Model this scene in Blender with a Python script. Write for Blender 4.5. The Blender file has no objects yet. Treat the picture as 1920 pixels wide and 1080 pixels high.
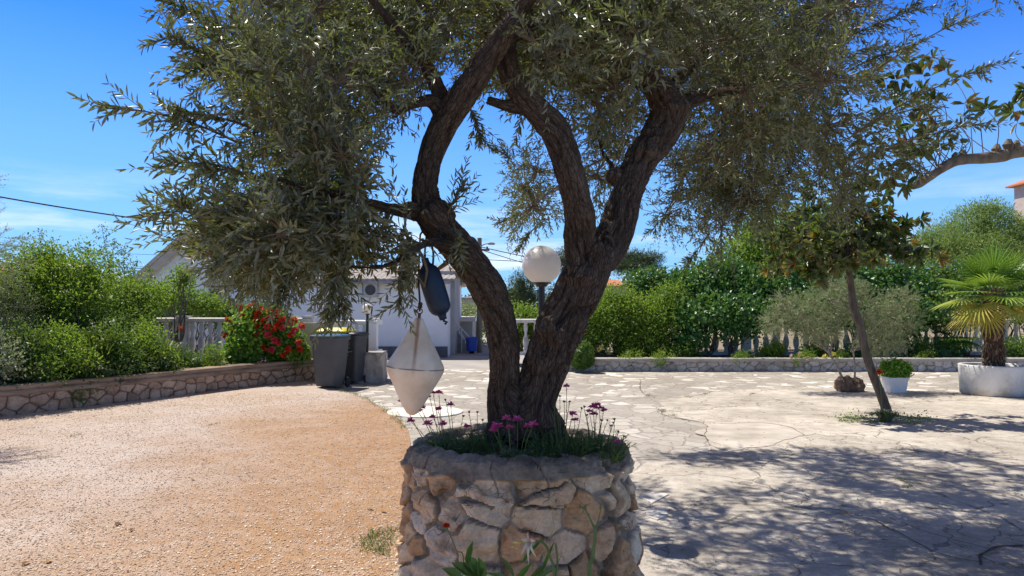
import bpy, math, random
import numpy as np
from math import radians, sin, cos, pi, atan, atan2, sqrt
R = random.Random(7)
NR = np.random.default_rng(11)
C = bpy.context.scene.collection
SC = bpy.context.scene

# ------------------------------------------------------------------ camera
F = 1371.0                       # focal length in photo pixels (1920 wide)
PITCH = atan(35 / F)
CAM = np.array([0, 0, 1.6])
cam = bpy.data.cameras.new('camera'); camo = bpy.data.objects.new('camera', cam); C.objects.link(camo)
camo.location = CAM; camo.rotation_euler = (pi / 2 + PITCH, 0, 0)
cam.sensor_width = 36; cam.lens = 36 * F / 1920; cam.clip_start = .05; cam.clip_end = 3000
SC.camera = camo

# ------------------------------------------------------------------ light
SUN_AZ = atan2(-.79, .61)        # the sun stands to the left and a little behind the scene
SUN_EL = radians(61)
W = bpy.data.worlds.new("World"); SC.world = W; W.use_nodes = True
nt = W.node_tree; nt.nodes.clear()
def N(t, typ, **k):
    n = t.nodes.new(typ)
    for a, b in k.items(): setattr(n, a, b)
    return n
sky = N(nt, 'ShaderNodeTexSky', sky_type='NISHITA', sun_disc=False, sun_elevation=SUN_EL, sun_rotation=SUN_AZ,
        altitude=50, air_density=1.0, dust_density=.2, ozone_density=2.0)
hsv = N(nt, 'ShaderNodeHueSaturation'); hsv.inputs['Saturation'].default_value = 1.18; hsv.inputs['Hue'].default_value = .497
tc = N(nt, 'ShaderNodeTexCoord'); mp = N(nt, 'ShaderNodeMapping'); mp.inputs['Scale'].default_value = (1.3, 1.3, 9)
cn = N(nt, 'ShaderNodeTexNoise'); cn.inputs['Scale'].default_value = 2.6; cn.inputs['Detail'].default_value = 9; cn.inputs['Roughness'].default_value = .58
cr = N(nt, 'ShaderNodeValToRGB'); cr.color_ramp.elements[0].position = .5; cr.color_ramp.elements[1].position = .72
sp = N(nt, 'ShaderNodeSeparateXYZ')
er = N(nt, 'ShaderNodeValToRGB')
er.color_ramp.elements[0].position = 0.0; er.color_ramp.elements[0].color = (.85, .85, .85, 1)
er.color_ramp.elements[1].position = .17; er.color_ramp.elements[1].color = (0, 0, 0, 1)
e = er.color_ramp.elements.new(.08); e.color = (.9, .9, .9, 1)
mu = N(nt, 'ShaderNodeMath', operation='MULTIPLY')
mx = N(nt, 'ShaderNodeMix', data_type='RGBA')
mx.inputs[7].default_value = (8.2, 8.6, 9.2, 1)
bg = N(nt, 'ShaderNodeBackground'); bg.inputs['Strength'].default_value = .112
wo = N(nt, 'ShaderNodeOutputWorld')
L = nt.links.new
L(sky.outputs[0], hsv.inputs['Color']); L(tc.outputs['Generated'], mp.inputs[0]); L(mp.outputs[0], cn.inputs['Vector'])
L(cn.outputs[0], cr.inputs[0]); L(tc.outputs['Generated'], sp.inputs[0]); L(sp.outputs[2], er.inputs[0])
L(cr.outputs[0], mu.inputs[0]); L(er.outputs[0], mu.inputs[1]); L(mu.outputs[0], mx.inputs[0])
hz = N(nt, 'ShaderNodeMix', data_type='RGBA'); hz.inputs[7].default_value = (2.5, 4.9, 7.9, 1)
hr_ = N(nt, 'ShaderNodeValToRGB'); hr_.color_ramp.elements[0].position = 0; hr_.color_ramp.elements[0].color = (.95, .95, .95, 1)
hr_.color_ramp.elements[1].position = .34; hr_.color_ramp.elements[1].color = (0, 0, 0, 1); L(sp.outputs[2], hr_.inputs[0]); L(hr_.outputs[0], hz.inputs[0])
tn = N(nt, 'ShaderNodeMix', data_type='RGBA', blend_type='MULTIPLY'); tn.inputs[0].default_value = 1; tn.inputs[7].default_value = (.31, .72, 1.45, 1)
L(hsv.outputs[0], tn.inputs[6])
# dim warm tone added to the unseen upper sky, makes shade darker and less blue
zen_fill = N(nt, 'ShaderNodeMix', data_type='RGBA'); zen_fill.inputs[7].default_value = (1.25, .95, .6, 1)
zen_ramp = N(nt, 'ShaderNodeValToRGB'); zen_ramp.color_ramp.elements[0].position = .42; zen_ramp.color_ramp.elements[0].color = (0, 0, 0, 1); zen_ramp.color_ramp.elements[1].position = .66; zen_ramp.color_ramp.elements[1].color = (.92, .92, .92, 1)
L(sp.outputs[2], zen_ramp.inputs[0]); L(zen_ramp.outputs[0], zen_fill.inputs[0]); L(tn.outputs[2], zen_fill.inputs[6]); L(zen_fill.outputs[2], hz.inputs[6]); L(hz.outputs[2], mx.inputs[6]); L(mx.outputs[2], bg.inputs[0]); L(bg.outputs[0], wo.inputs[0])
sl = bpy.data.lights.new('sun', 'SUN'); sl.energy = 5.0; sl.angle = radians(.5); sl.color = (1, .94, .85)
so = bpy.data.objects.new('sun', sl); C.objects.link(so)
SD = np.array([sin(SUN_AZ) * cos(SUN_EL), cos(SUN_AZ) * cos(SUN_EL), sin(SUN_EL)])
import mathutils
so.rotation_euler = mathutils.Vector(-SD).to_track_quat('-Z', 'Y').to_euler(); so.location = SD * 40
SC.view_settings.view_transform = 'Standard'; SC.view_settings.look = 'None'
SC.view_settings.exposure = 0.34; SC.view_settings.gamma = 1
SC.cycles.max_bounces = 8; SC.cycles.transparent_max_bounces = 8
SC.cycles.diffuse_bounces = 4; SC.cycles.glossy_bounces = 2; SC.cycles.transmission_bounces = 4

# ------------------------------------------------------------------ helpers: pixels of the photograph measured into metres
def ray(px, py):
    xc = (px - 960) / F; yc = (540 - py) / F
    return np.array([xc, cos(PITCH) - yc * sin(PITCH), sin(PITCH) + yc * cos(PITCH)])
def P(px, py, Y):
    r = ray(px, py); return CAM + r * (Y / r[1])
def G(px, py, z=0.0):
    r = ray(px, py); return CAM + r * ((z - CAM[2]) / r[2])

# ------------------------------------------------------------------ helpers: numpy noise
def _h(i, j, k, s):
    n = (i * 73856093) ^ (j * 19349663) ^ (k * 83492791) ^ (s * 2654435)
    n = (n ^ (n >> 13)) * 1274126177 & 0x7fffffff
    n = (n ^ (n >> 16)) & 0xffffff
    return n / float(0xffffff)
def vn(p, s=0):
    p = np.asarray(p, float); f = np.floor(p); i = f.astype(np.int64); t = p - f; t = t * t * (3 - 2 * t)
    r = 0
    for a in (0, 1):
        for b in (0, 1):
            for c in (0, 1):
                w = (t[:, 0] if a else 1 - t[:, 0]) * (t[:, 1] if b else 1 - t[:, 1]) * (t[:, 2] if c else 1 - t[:, 2])
                r = r + w * _h(i[:, 0] + a, i[:, 1] + b, i[:, 2] + c, s)
    return r * 2 - 1
def fbm(p, o=4, s=0):
    p = np.asarray(p, float); r = 0; a = 1; t = 0
    for k in range(o): r = r + a * vn(p * 2 ** k, s + k); t += a; a *= .5
    return r / t
def sm(x, a, b):
    t = np.clip((x - a) / (b - a), 0, 1); return t * t * (3 - 2 * t)
def nrm(v):
    v = np.asarray(v, float); return v / np.maximum(np.linalg.norm(v, axis=-1, keepdims=True), 1e-9)

# ------------------------------------------------------------------ helpers: objects
def root_loc(o):
    while o.parent: o = o.parent
    return np.array(o.location)
def tag(o, label=None, cat=None, group=None, kind=None):
    if label: o['label'] = label
    if cat: o['category'] = cat
    if group: o['group'] = group
    if kind: o['kind'] = kind
    return o
def thing(name, label, cat, loc, group=None):
    o = bpy.data.objects.new(name, None); C.objects.link(o); o.location = [float(a) for a in loc]
    o.empty_display_size = .1
    return tag(o, label, cat, group)
def link(name, me, mat, parent=None):
    me.materials.clear(); me.materials.append(mat)
    o = bpy.data.objects.new(name, me); C.objects.link(o)
    if parent is not None: o.parent = parent
    return o
def copy_tree(o, parent=None):
    c = o.copy(); C.objects.link(c)
    if parent is not None: c.parent = parent
    for ch in list(o.children): copy_tree(ch, c)
    return c
def mesh_np(name, V, counts, idx, mat, parent=None, attrs=None, smooth=False):
    V = np.asarray(V, float)
    if parent is not None: V = V - root_loc(parent)
    me = bpy.data.meshes.new(name)
    counts = np.asarray(counts, np.int32); idx = np.asarray(idx, np.int32).ravel()
    me.vertices.add(len(V)); me.vertices.foreach_set('co', V.astype(np.float32).ravel())
    me.loops.add(len(idx)); me.loops.foreach_set('vertex_index', idx)
    me.polygons.add(len(counts))
    st = np.zeros(len(counts), np.int32); st[1:] = np.cumsum(counts)[:-1]
    me.polygons.foreach_set('loop_start', st)
    try: me.polygons.foreach_set('loop_total', counts)
    except Exception: pass
    me.polygons.foreach_set('use_smooth', np.full(len(counts), smooth, bool))
    for k, v in (attrs or {}).items():
        v = np.asarray(v, np.float32)
        if v.ndim == 1:
            a = me.attributes.new(k, 'FLOAT', 'POINT'); a.data.foreach_set('value', v)
        else:
            a = me.attributes.new(k, 'FLOAT_VECTOR', 'POINT'); a.data.foreach_set('vector', v.ravel())
    me.update(); me.validate()
    return link(name, me, mat, parent)

class MB:
    """collects shapes, links them as one mesh object"""
    def __init__(s): s.v = []; s.f = []; s.t = []
    def add(s, V, Fs, t=0.0):
        b = len(s.v); s.v += [tuple(map(float, p)) for p in V]; s.f += [tuple(i + b for i in f) for f in Fs]
        s.t += [t] * len(V); return s
    def box(s, c, d, rz=0, t=0.0, ry=0, rx=0):
        M = mathutils.Euler((rx, ry, rz)).to_matrix()
        V = []
        for z in (-.5, .5):
            for x, y in ((-.5, -.5), (.5, -.5), (.5, .5), (-.5, .5)):
                q = M @ mathutils.Vector((x * d[0], y * d[1], z * d[2])); V.append((c[0] + q.x, c[1] + q.y, c[2] + q.z))
        return s.add(V, [(3, 2, 1, 0), (4, 5, 6, 7), (0, 1, 5, 4), (1, 2, 6, 5), (2, 3, 7, 6), (3, 0, 4, 7)], t)
    def loft(s, secs, caps=True, t=0.0, closed=True):
        n = len(secs[0]); V = [p for q in secs for p in q]; Fs = []
        for i in range(len(secs) - 1):
            for j in range(n if closed else n - 1):
                k = (j + 1) % n; Fs.append((i * n + j, i * n + k, (i + 1) * n + k, (i + 1) * n + j))
        if caps: Fs += [tuple(range(n))[::-1], tuple((len(secs) - 1) * n + j for j in range(n))]
        return s.add(V, Fs, t)
    def lathe(s, prof, c, seg=16, t=0.0, caps=True):
        return s.loft([[(c[0] + r * cos(2 * pi * k / seg), c[1] + r * sin(2 * pi * k / seg), c[2] + z) for k in range(seg)] for r, z in prof], caps, t)
    def tube(s, pts, rad, seg=6, t=0.0, caps=True):
        pts = [np.asarray(p, float) for p in pts]; n = len(pts)
        if not hasattr(rad, '__len__'): rad = [rad] * n
        secs = []; up = None
        for i in range(n):
            d = nrm(pts[min(i + 1, n - 1)] - pts[max(i - 1, 0)])
            if up is None: up = np.array([0, 0, 1.]) if abs(d[2]) < .9 else np.array([1., 0, 0])
            a = nrm(np.cross(up, d)); b = np.cross(d, a); up = b
            secs.append([pts[i] + rad[i] * (cos(2 * pi * k / seg) * a + sin(2 * pi * k / seg) * b) for k in range(seg)])
        return s.loft(secs, caps, t)
    def rbox(s, cx, cy, levels, rad=.04, rz=0, t=0.0, n=4):
        """rounded rectangle sections: levels = (z, width, depth[, dx, dy])"""
        secs = []
        for lv in levels:
            z, w, d = lv[:3]; dx, dy = (lv[3], lv[4]) if len(lv) > 3 else (0, 0); r = min(rad, w / 2.01, d / 2.01); q = []
            for a0, sx, sy in ((0, 1, 1), (90, -1, 1), (180, -1, -1), (270, 1, -1)):
                for k in range(n + 1):
                    a = radians(a0 + 90 * k / n); x = sx * (w / 2 - r) + r * cos(a) + dx; y = sy * (d / 2 - r) + r * sin(a) + dy
                    q.append((cx + x * cos(rz) - y * sin(rz), cy + x * sin(rz) + y * cos(rz), z))
            secs.append(q)
        return s.loft(secs, True, t)
    def build(s, name, mat, parent=None, smooth=False, bevel=0):
        o = mesh_np(name, np.array(s.v).reshape(-1, 3), [len(f) for f in s.f], [i for f in s.f for i in f], mat, parent, {'tint': s.t}, smooth)
        if bevel:
            m = o.modifiers.new('b', 'BEVEL'); m.width = bevel; m.segments = 2; m.limit_method = 'ANGLE'
        return o

def arc(pts, n=12):
    """smooth Catmull-Rom path through rows of numbers"""
    p = np.asarray(pts, float); p = np.vstack([2 * p[0] - p[1], p, 2 * p[-1] - p[-2]]); out = []
    for i in range(1, len(p) - 2):
        for k in range(n):
            t = k / n; a, b, c, d = p[i - 1], p[i], p[i + 1], p[i + 2]
            out.append(.5 * ((2 * b) + (c - a) * t + (2 * a - 5 * b + 4 * c - d) * t * t + (3 * b - a - 3 * c + d) * t ** 3))
    out.append(p[-2]); return np.array(out)

# ------------------------------------------------------------------ helpers: materials
def ramp(t, stops, fac):
    r = N(t, 'ShaderNodeValToRGB'); els = r.color_ramp.elements
    while len(els) > 1: els.remove(els[-1])
    els[0].position = stops[0][0]; els[0].color = (*stops[0][1], 1)
    for p_, c_ in stops[1:]: e_ = els.new(p_); e_.color = (*c_, 1)
    t.links.new(fac, r.inputs[0]); return r.outputs[0]
def new_mat(name):
    m = bpy.data.materials.new(name); m.use_nodes = True; t = m.node_tree; t.nodes.clear()
    b = N(t, 'ShaderNodeBsdfPrincipled'); o = N(t, 'ShaderNodeOutputMaterial'); t.links.new(b.outputs[0], o.inputs[0])
    return m, t, b, o
def noise(t, scale, detail=4, vec=None, rough=.55, dist=0):
    n = N(t, 'ShaderNodeTexNoise'); n.inputs['Scale'].default_value = scale; n.inputs['Detail'].default_value = detail
    n.inputs['Roughness'].default_value = rough; n.inputs['Distortion'].default_value = dist
    if vec is None:
        c = N(t, 'ShaderNodeTexCoord'); vec = c.outputs['Object']
    t.links.new(vec, n.inputs['Vector']); return n.outputs[0]
def mixc(t, fac, a, b, mode='MIX'):
    m = N(t, 'ShaderNodeMix', data_type='RGBA', blend_type=mode)
    for i, v in ((0, fac), (6, a), (7, b)):
        if hasattr(v, 'node'): t.links.new(v, m.inputs[i])
        elif i == 0: m.inputs[0].default_value = v
        else: m.inputs[i].default_value = (*v, 1)
    return m.outputs[2]
def math_(t, op, a, b=0.0, clamp=False):
    m = N(t, 'ShaderNodeMath', operation=op, use_clamp=clamp)
    for i, v in ((0, a), (1, b)):
        if hasattr(v, 'node'): t.links.new(v, m.inputs[i])
        else: m.inputs[i].default_value = v
    return m.outputs[0]
def bump(t, b, h, dist=.01, strength=.6, prev=None):
    n = N(t, 'ShaderNodeBump'); n.inputs['Distance'].default_value = dist; n.inputs['Strength'].default_value = strength
    t.links.new(h, n.inputs['Height'])
    if prev is not None: t.links.new(prev, n.inputs['Normal'])
    t.links.new(n.outputs[0], b.inputs['Normal']); return n.outputs[0]
def attr(t, name):
    a = N(t, 'ShaderNodeAttribute', attribute_name=name); return a
def surf(name, stops, scale=6, rough=.8, bs=0, bd=.004, metal=0, detail=6, stretch=None, spec=.4):
    """mottled surface: colours by noise, a fine bump"""
    m, t, b, o = new_mat(name); c = N(t, 'ShaderNodeTexCoord'); v = c.outputs['Object']
    if stretch:
        mp_ = N(t, 'ShaderNodeMapping'); mp_.inputs['Scale'].default_value = stretch; t.links.new(v, mp_.inputs[0]); v = mp_.outputs[0]
    n = noise(t, scale, detail, v)
    k = len(stops); col = ramp(t, [(.3 + .4 * i / max(k - 1, 1), s_) for i, s_ in enumerate(stops)], n)
    t.links.new(col, b.inputs['Base Color']); b.inputs['Roughness'].default_value = rough; b.inputs['Metallic'].default_value = metal
    b.inputs['Specular IOR Level'].default_value = spec
    if bs: bump(t, b, noise(t, bs, 5, v), bd, .7)
    return m
def leafmat(name, stops, under=None, rough=.45, trans=.3, spec=.5):
    m, t, b, o = new_mat(name); a = attr(t, 'tint')
    k = len(stops); col = ramp(t, stops if isinstance(stops[0][1], tuple) else [(i / max(k - 1, 1), s_) for i, s_ in enumerate(stops)], a.outputs['Fac'])
    if under:
        g = N(t, 'ShaderNodeNewGeometry'); col2 = mixc(t, g.outputs['Backfacing'], col, under)
    else: col2 = col
    t.links.new(col2, b.inputs['Base Color']); b.inputs['Roughness'].default_value = rough; b.inputs['Specular IOR Level'].default_value = spec
    tr = N(t, 'ShaderNodeBsdfTranslucent'); mc = mixc(t, .45, col, (.35, .5, .04), 'MIX')
    t.links.new(mc, tr.inputs[0]); ms = N(t, 'ShaderNodeMixShader'); ms.inputs[0].default_value = trans
    t.links.new(b.outputs[0], ms.inputs[1]); t.links.new(tr.outputs[0], ms.inputs[2]); t.links.new(ms.outputs[0], o.inputs[0])
    return m

M_olive = leafmat('olive_leaf', [(0, (.042, .05, .018)), (.45, (.075, .082, .029)), (.75, (.125, .13, .044)), (.87, (.20, .15, .055)), (1, (.20, .21, .065))], (.25, .25, .165), .40, .24, .7)
M_smallolive = leafmat('young_olive_leaf', [(0, (.17, .21, .10)), (1, (.30, .34, .17))], (.38, .41, .28), .5, .3)
M_lime = leafmat('bright_shrub_leaf', [(0, (.09, .18, .02)), (.6, (.19, .32, .035)), (1, (.36, .45, .06))], None, .5, .45)
M_green = leafmat('green_shrub_leaf', [(0, (.04, .10, .016)), (.6, (.085, .18, .025)), (1, (.17, .27, .045))], None, .45, .35)
M_glossy = leafmat('glossy_leaf', [(0, (.03, .10, .022)), (.7, (.07, .20, .04)), (1, (.15, .32, .07))], None, .42, .22, .5)
M_dark = leafmat('dark_strap_leaf', [(0, (.018, .045, .014)), (.6, (.035, .08, .022)), (.85, (.08, .13, .04)), (1, (.24, .21, .10))], None, .5, .2, .35)
M_silver = leafmat('silver_leaf', [(0, (.13, .18, .09)), (1, (.24, .28, .15))], None, .6, .2)
M_pine = leafmat('pine_needles', [(0, (.018, .04, .016)), (1, (.05, .085, .03))], None, .6, .12)
M_lightpine = leafmat('light_pine_needles', [(0, (.14, .22, .05)), (1, (.30, .40, .11))], None, .6, .3)
M_loquat = leafmat('loquat_leaf', [(0, (.02, .05, .015)), (.55, (.05, .10, .025)), (.74, (.10, .16, .03)), (.82, (.32, .26, .03)), (.92, (.36, .13, .025)), (1, (.22, .075, .02))], (.13, .14, .07), .38, .25)
M_palm = leafmat('palm_leaf', [(0, (.05, .13, .018)), (.4, (.13, .27, .03)), (.7, (.30, .42, .05)), (1, (.58, .45, .10))], None, .42, .35)
M_geran = leafmat('geranium_leaf', [(0, (.08, .20, .025)), (.6, (.16, .34, .035)), (1, (.30, .48, .06))], None, .5, .4)
M_red = leafmat('red_petal', [(0, (.62, .02, .015)), (.7, (.75, .045, .02)), (1, (.7, .04, .12))], None, .5, .25)
M_pink = leafmat('pink_petal', [(0, (.75, .03, .34)), (1, (.92, .18, .56))], None, .5, .4)
M_yellowf = leafmat('yellow_petal', [(0, (.8, .6, .05)), (1, (.85, .75, .3))], None, .5, .3)
M_whitef = leafmat('pale_petal', [(0, (.62, .60, .46)), (1, (.66, .36, .32))], None, .5, .3)
M_blade = leafmat('thin_green_blade', [(0, (.045, .09, .022)), (.7, (.09, .16, .04)), (1, (.24, .25, .08))], None, .5, .25)
M_bigleaf = leafmat('bright_leaf', [(0, (.035, .12, .025)), (1, (.10, .24, .05))], None, .35, .3)
M_dead = leafmat('dead_leaf', [(0, (.22, .10, .03)), (1, (.42, .24, .07))], None, .7, .1)
M_twig = surf('twig_bark', [(.12, .09, .055), (.2, .16, .10)], 30, .85)
M_stem = surf('green_stem', [(.09, .15, .04), (.14, .2, .06)], 30, .6)
M_bark2 = surf('grey_bark', [(.10, .075, .05), (.2, .16, .115), (.26, .22, .17)], 14, .9, 60, .006, stretch=(1, 1, .35))
M_white = surf('white_paint', [(.72, .71, .68), (.82, .81, .78)], 3, .7, 60, .001)
M_whitewall = surf('white_render', [(.80, .80, .79), (.90, .90, .88)], 1.2, .85, 40, .002)
M_balus = surf('weathered_white_concrete', [(.45, .40, .34), (.68, .65, .6), (.76, .74, .70)], 4, .85, 50, .002)
M_conc = surf('white_concrete', [(.62, .60, .56), (.74, .73, .70)], 3, .85, 40, .003)
M_cope = surf('coping_concrete', [(.12, .085, .06), (.27, .20, .145), (.36, .28, .2)], 3.5, .9, 45, .005, stretch=(.6, .6, 2))
M_copegrey = surf('grey_coping_concrete', [(.30, .27, .24), (.46, .43, .39)], 2.5, .9, 45, .004)
M_black = surf('black_painted_metal', [(.012, .012, .012), (.02, .02, .02)], 8, .4)
M_rope = surf('dark_rope', [(.03, .022, .015), (.07, .05, .035)], 90, .95)
M_bin = surf('grey_bin_plastic', [(.062, .064, .066), (.085, .087, .09)], 4, .5, 120, .0008)
M_bindark = surf('dark_bin_plastic', [(.045, .047, .05), (.07, .072, .075)], 4, .5)
M_teal = surf('teal_lid_plastic', [(.03, .065, .075), (.05, .10, .115)], 4, .35)
M_yellow = surf('yellow_lid_plastic', [(.58, .50, .03), (.68, .62, .06)], 4, .45)
M_blacklid = surf('black_lid_plastic', [(.012, .013, .016), (.02, .022, .026)], 4, .4)
M_rubber = surf('rubber', [(.015, .015, .015), (.03, .03, .03)], 8, .8)
M_navy = surf('navy_fender_vinyl', [(.010, .022, .045), (.018, .038, .07)], 5, .5, 200, .0006)
M_roofgrey = surf('grey_roof', [(.25, .22, .20), (.38, .35, .33)], 5, .9)
M_verge = surf('tan_verge', [(.50, .41, .32), (.64, .54, .44)], 3, .9)
M_terra = surf('terracotta', [(.42, .14, .07), (.55, .22, .12)], 6, .85)
M_glass = surf('dark_window_glass', [(.02, .022, .026), (.04, .044, .05)], 2, .12)
M_greybldg = surf('grey_render', [(.35, .34, .33), (.46, .45, .44)], 2, .9)
M_pinkwall = surf('pink_beige_render', [(.5, .40, .35), (.6, .5, .44)], 2, .9)
M_wood = surf('pole_wood', [(.14, .115, .09), (.24, .2, .165)], 5, .9, stretch=(3, 3, .3))
M_wire = surf('cable', [(.02, .02, .02), (.03, .03, .03)], 3, .6)
M_blue = surf('blue_plastic', [(.01, .06, .35), (.02, .10, .5)], 3, .4)
M_cream = surf('cream_paint', [(.6, .52, .30), (.7, .62, .38)], 3, .8)
M_acw = surf('ac_white', [(.42, .41, .39), (.5, .49, .47)], 3, .5)
M_acd = surf('ac_dark', [(.05, .05, .05), (.08, .08, .08)], 3, .6)
M_soil = surf('planter_soil', [(.035, .025, .018), (.085, .065, .045), (.16, .125, .09)], 30, .95, 90, .01)
M_bedsoil = surf('bed_soil', [(.05, .032, .02), (.12, .08, .05)], 8, .95, 30, .02)
M_pebble = leafmat('pebble', [(0, (.16, .13, .10)), (.5, (.32, .27, .22)), (1, (.5, .45, .39))], None, .85, 0.0, .3)
def stained(name):
    m, t, b, o = new_mat(name); c = N(t, 'ShaderNodeTexCoord'); v = c.outputs['Object']; sp_ = N(t, 'ShaderNodeSeparateXYZ'); t.links.new(v, sp_.inputs[0])
    col = ramp(t, [(.3, (.55, .52, .47)), (.5, (.70, .68, .64)), (.7, (.78, .76, .73))], noise(t, 3.5, 8, v, .65))
    z = math_(t, 'ADD', sp_.outputs[2], math_(t, 'MULTIPLY', noise(t, 7, 5, v), .22)); dirt = ramp(t, [(.13, (1, 1, 1)), (.26, (0, 0, 0))], z)
    col = mixc(t, math_(t, 'MULTIPLY', dirt, .6), col, (.30, .24, .17)); ch = ramp(t, [(.64, (0, 0, 0)), (.68, (1, 1, 1))], noise(t, 16, 5, v, .6)); col = mixc(t, math_(t, 'MULTIPLY', ch, .5), col, (.38, .35, .31))
    t.links.new(col, b.inputs['Base Color']); b.inputs['Roughness'].default_value = .9; bump(t, b, noise(t, 30, 6, v), .006, .8); return m
M_tub = stained('stained_tub_concrete')
M_globe = None

def frosted():
    m, t, b, o = new_mat('opal_globe'); b.inputs['Base Color'].default_value = (.80, .77, .72, 1); b.inputs['Roughness'].default_value = .28
    tr = N(t, 'ShaderNodeBsdfTranslucent'); tr.inputs[0].default_value = (.85, .8, .72, 1)
    ms = N(t, 'ShaderNodeMixShader'); ms.inputs[0].default_value = .45
    c = noise(t, 3, 5); cc = ramp(t, [(.35, (.70, .66, .60)), (.6, (.83, .81, .78))], c); t.links.new(cc, b.inputs['Base Color'])
    t.links.new(b.outputs[0], ms.inputs[1]); t.links.new(tr.outputs[0], ms.inputs[2]); t.links.new(ms.outputs[0], o.inputs[0]); return m
M_globe = frosted()

def olive_bark():
    m, t, b, o = new_mat('olive_bark'); a = attr(t, 'bark'); v = a.outputs['Vector']
    nw = N(t, 'ShaderNodeTexNoise'); nw.inputs['Scale'].default_value = 18; t.links.new(v, nw.inputs['Vector'])
    w1 = N(t, 'ShaderNodeVectorMath', operation='SCALE'); w1.inputs['Scale'].default_value = .02; t.links.new(nw.outputs['Color'], w1.inputs[0])
    w2 = N(t, 'ShaderNodeVectorMath', operation='ADD'); t.links.new(v, w2.inputs[0]); t.links.new(w1.outputs[0], w2.inputs[1])
    ve = N(t, 'ShaderNodeTexVoronoi', feature='DISTANCE_TO_EDGE'); ve.inputs['Scale'].default_value = 105; t.links.new(w2.outputs[0], ve.inputs['Vector'])
    n1 = noise(t, 42, 8, v, .65); n2 = noise(t, 5, 4, v); r = attr(t, 'ridge').outputs['Fac']
    gro = ramp(t, [(.0, (1, 1, 1)), (.16, (0, 0, 0))], ve.outputs['Distance'])
    col = ramp(t, [(.25, (.05, .032, .022)), (.5, (.105, .074, .05)), (.72, (.20, .15, .105))], n1)
    c2 = mixc(t, math_(t, 'MULTIPLY', n2, .45), col, (.15, .115, .085), 'MIX')
    c2 = mixc(t, math_(t, 'MULTIPLY', gro, .6), c2, (.035, .022, .015)); c3 = mixc(t, math_(t, 'MULTIPLY', r, .8), c2, (.035, .023, .016)); t.links.new(c3, b.inputs['Base Color'])
    b.inputs['Roughness'].default_value = .92; b.inputs['Specular IOR Level'].default_value = .25
    q = bump(t, b, math_(t, 'SUBTRACT', 1, gro), .006, .8); bump(t, b, n1, .012, 1.0, q); return m
M_bark = olive_bark()

def stonemat(name, cols, mort, rust=(.26, .12, .05), rustamt=.5):
    m, t, b, o = new_mat(name); s = attr(t, 'stone').outputs['Fac']; mo = attr(t, 'mortar').outputs['Fac']
    k = len(cols); c = ramp(t, [(i / (k - 1), q) for i, q in enumerate(cols)], s)
    n = noise(t, 9, 8, rough=.65); c = mixc(t, .55, c, ramp(t, [(.34, (.42, .38, .34)), (.56, (1, 1, 1))], n), 'MULTIPLY')
    rn = noise(t, 4.5, 5, rough=.6, dist=.4); rm = ramp(t, [(.56, (0, 0, 0)), (.70, (1, 1, 1))], rn)
    c = mixc(t, math_(t, 'MULTIPLY', rm, rustamt), c, rust)
    vc = N(t, 'ShaderNodeTexVoronoi', feature='DISTANCE_TO_EDGE'); vc.inputs['Scale'].default_value = 11; c_ = N(t, 'ShaderNodeTexCoord'); nn_ = N(t, 'ShaderNodeTexNoise'); nn_.inputs['Scale'].default_value = 6; t.links.new(c_.outputs['Object'], nn_.inputs['Vector'])
    vs = N(t, 'ShaderNodeVectorMath', operation='SCALE'); vs.inputs['Scale'].default_value = .25; t.links.new(nn_.outputs['Color'], vs.inputs[0]); va_ = N(t, 'ShaderNodeVectorMath', operation='ADD'); t.links.new(c_.outputs['Object'], va_.inputs[0]); t.links.new(vs.outputs[0], va_.inputs[1]); t.links.new(va_.outputs[0], vc.inputs['Vector'])
    ck_ = math_(t, 'MULTIPLY', ramp(t, [(.004, (1, 1, 1)), (.022, (0, 0, 0))], vc.outputs['Distance']), ramp(t, [(.48, (0, 0, 0)), (.58, (.8, .8, .8))], noise(t, 5, 3))); c = mixc(t, ck_, c, (.10, .065, .04))
    fn = noise(t, 55, 4); c = mixc(t, .35, c, ramp(t, [(.35, (.5, .5, .5)), (.65, (1, 1, 1))], fn), 'MULTIPLY')
    mn = mixc(t, .75, ramp(t, [(.3, tuple(x * .6 for x in mort)), (.7, mort)], noise(t, 14, 6)), ramp(t, [(.38, (.28, .27, .26)), (.60, (1.0, 1.0, 1.0))], noise(t, 5.5, 8, rough=.72)), 'MULTIPLY')
    c = mixc(t, mo, c, mn); t.links.new(c, b.inputs['Base Color']); b.inputs['Roughness'].default_value = .9
    b.inputs['Specular IOR Level'].default_value = .3
    q = bump(t, b, fn, .006, 1.0); bump(t, b, n, .02, .9, q); return m
M_planterstone = stonemat('planter_stone', [(.58, .33, .15), (.84, .61, .36), (.88, .68, .45), (.68, .40, .19), (.93, .78, .56), (.74, .57, .40)], (.40, .335, .25), rustamt=.85)
M_leftstone = stonemat('left_wall_stone', [(.40, .28, .19), (.56, .42, .31), (.48, .34, .24), (.62, .48, .36)], (.17, .11, .075), rustamt=.3)
M_rightstone = stonemat('right_wall_stone', [(.38, .34, .30), (.56, .53, .49), (.48, .44, .40), (.64, .61, .57)], (.27, .24, .21), rustamt=.15)

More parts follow.
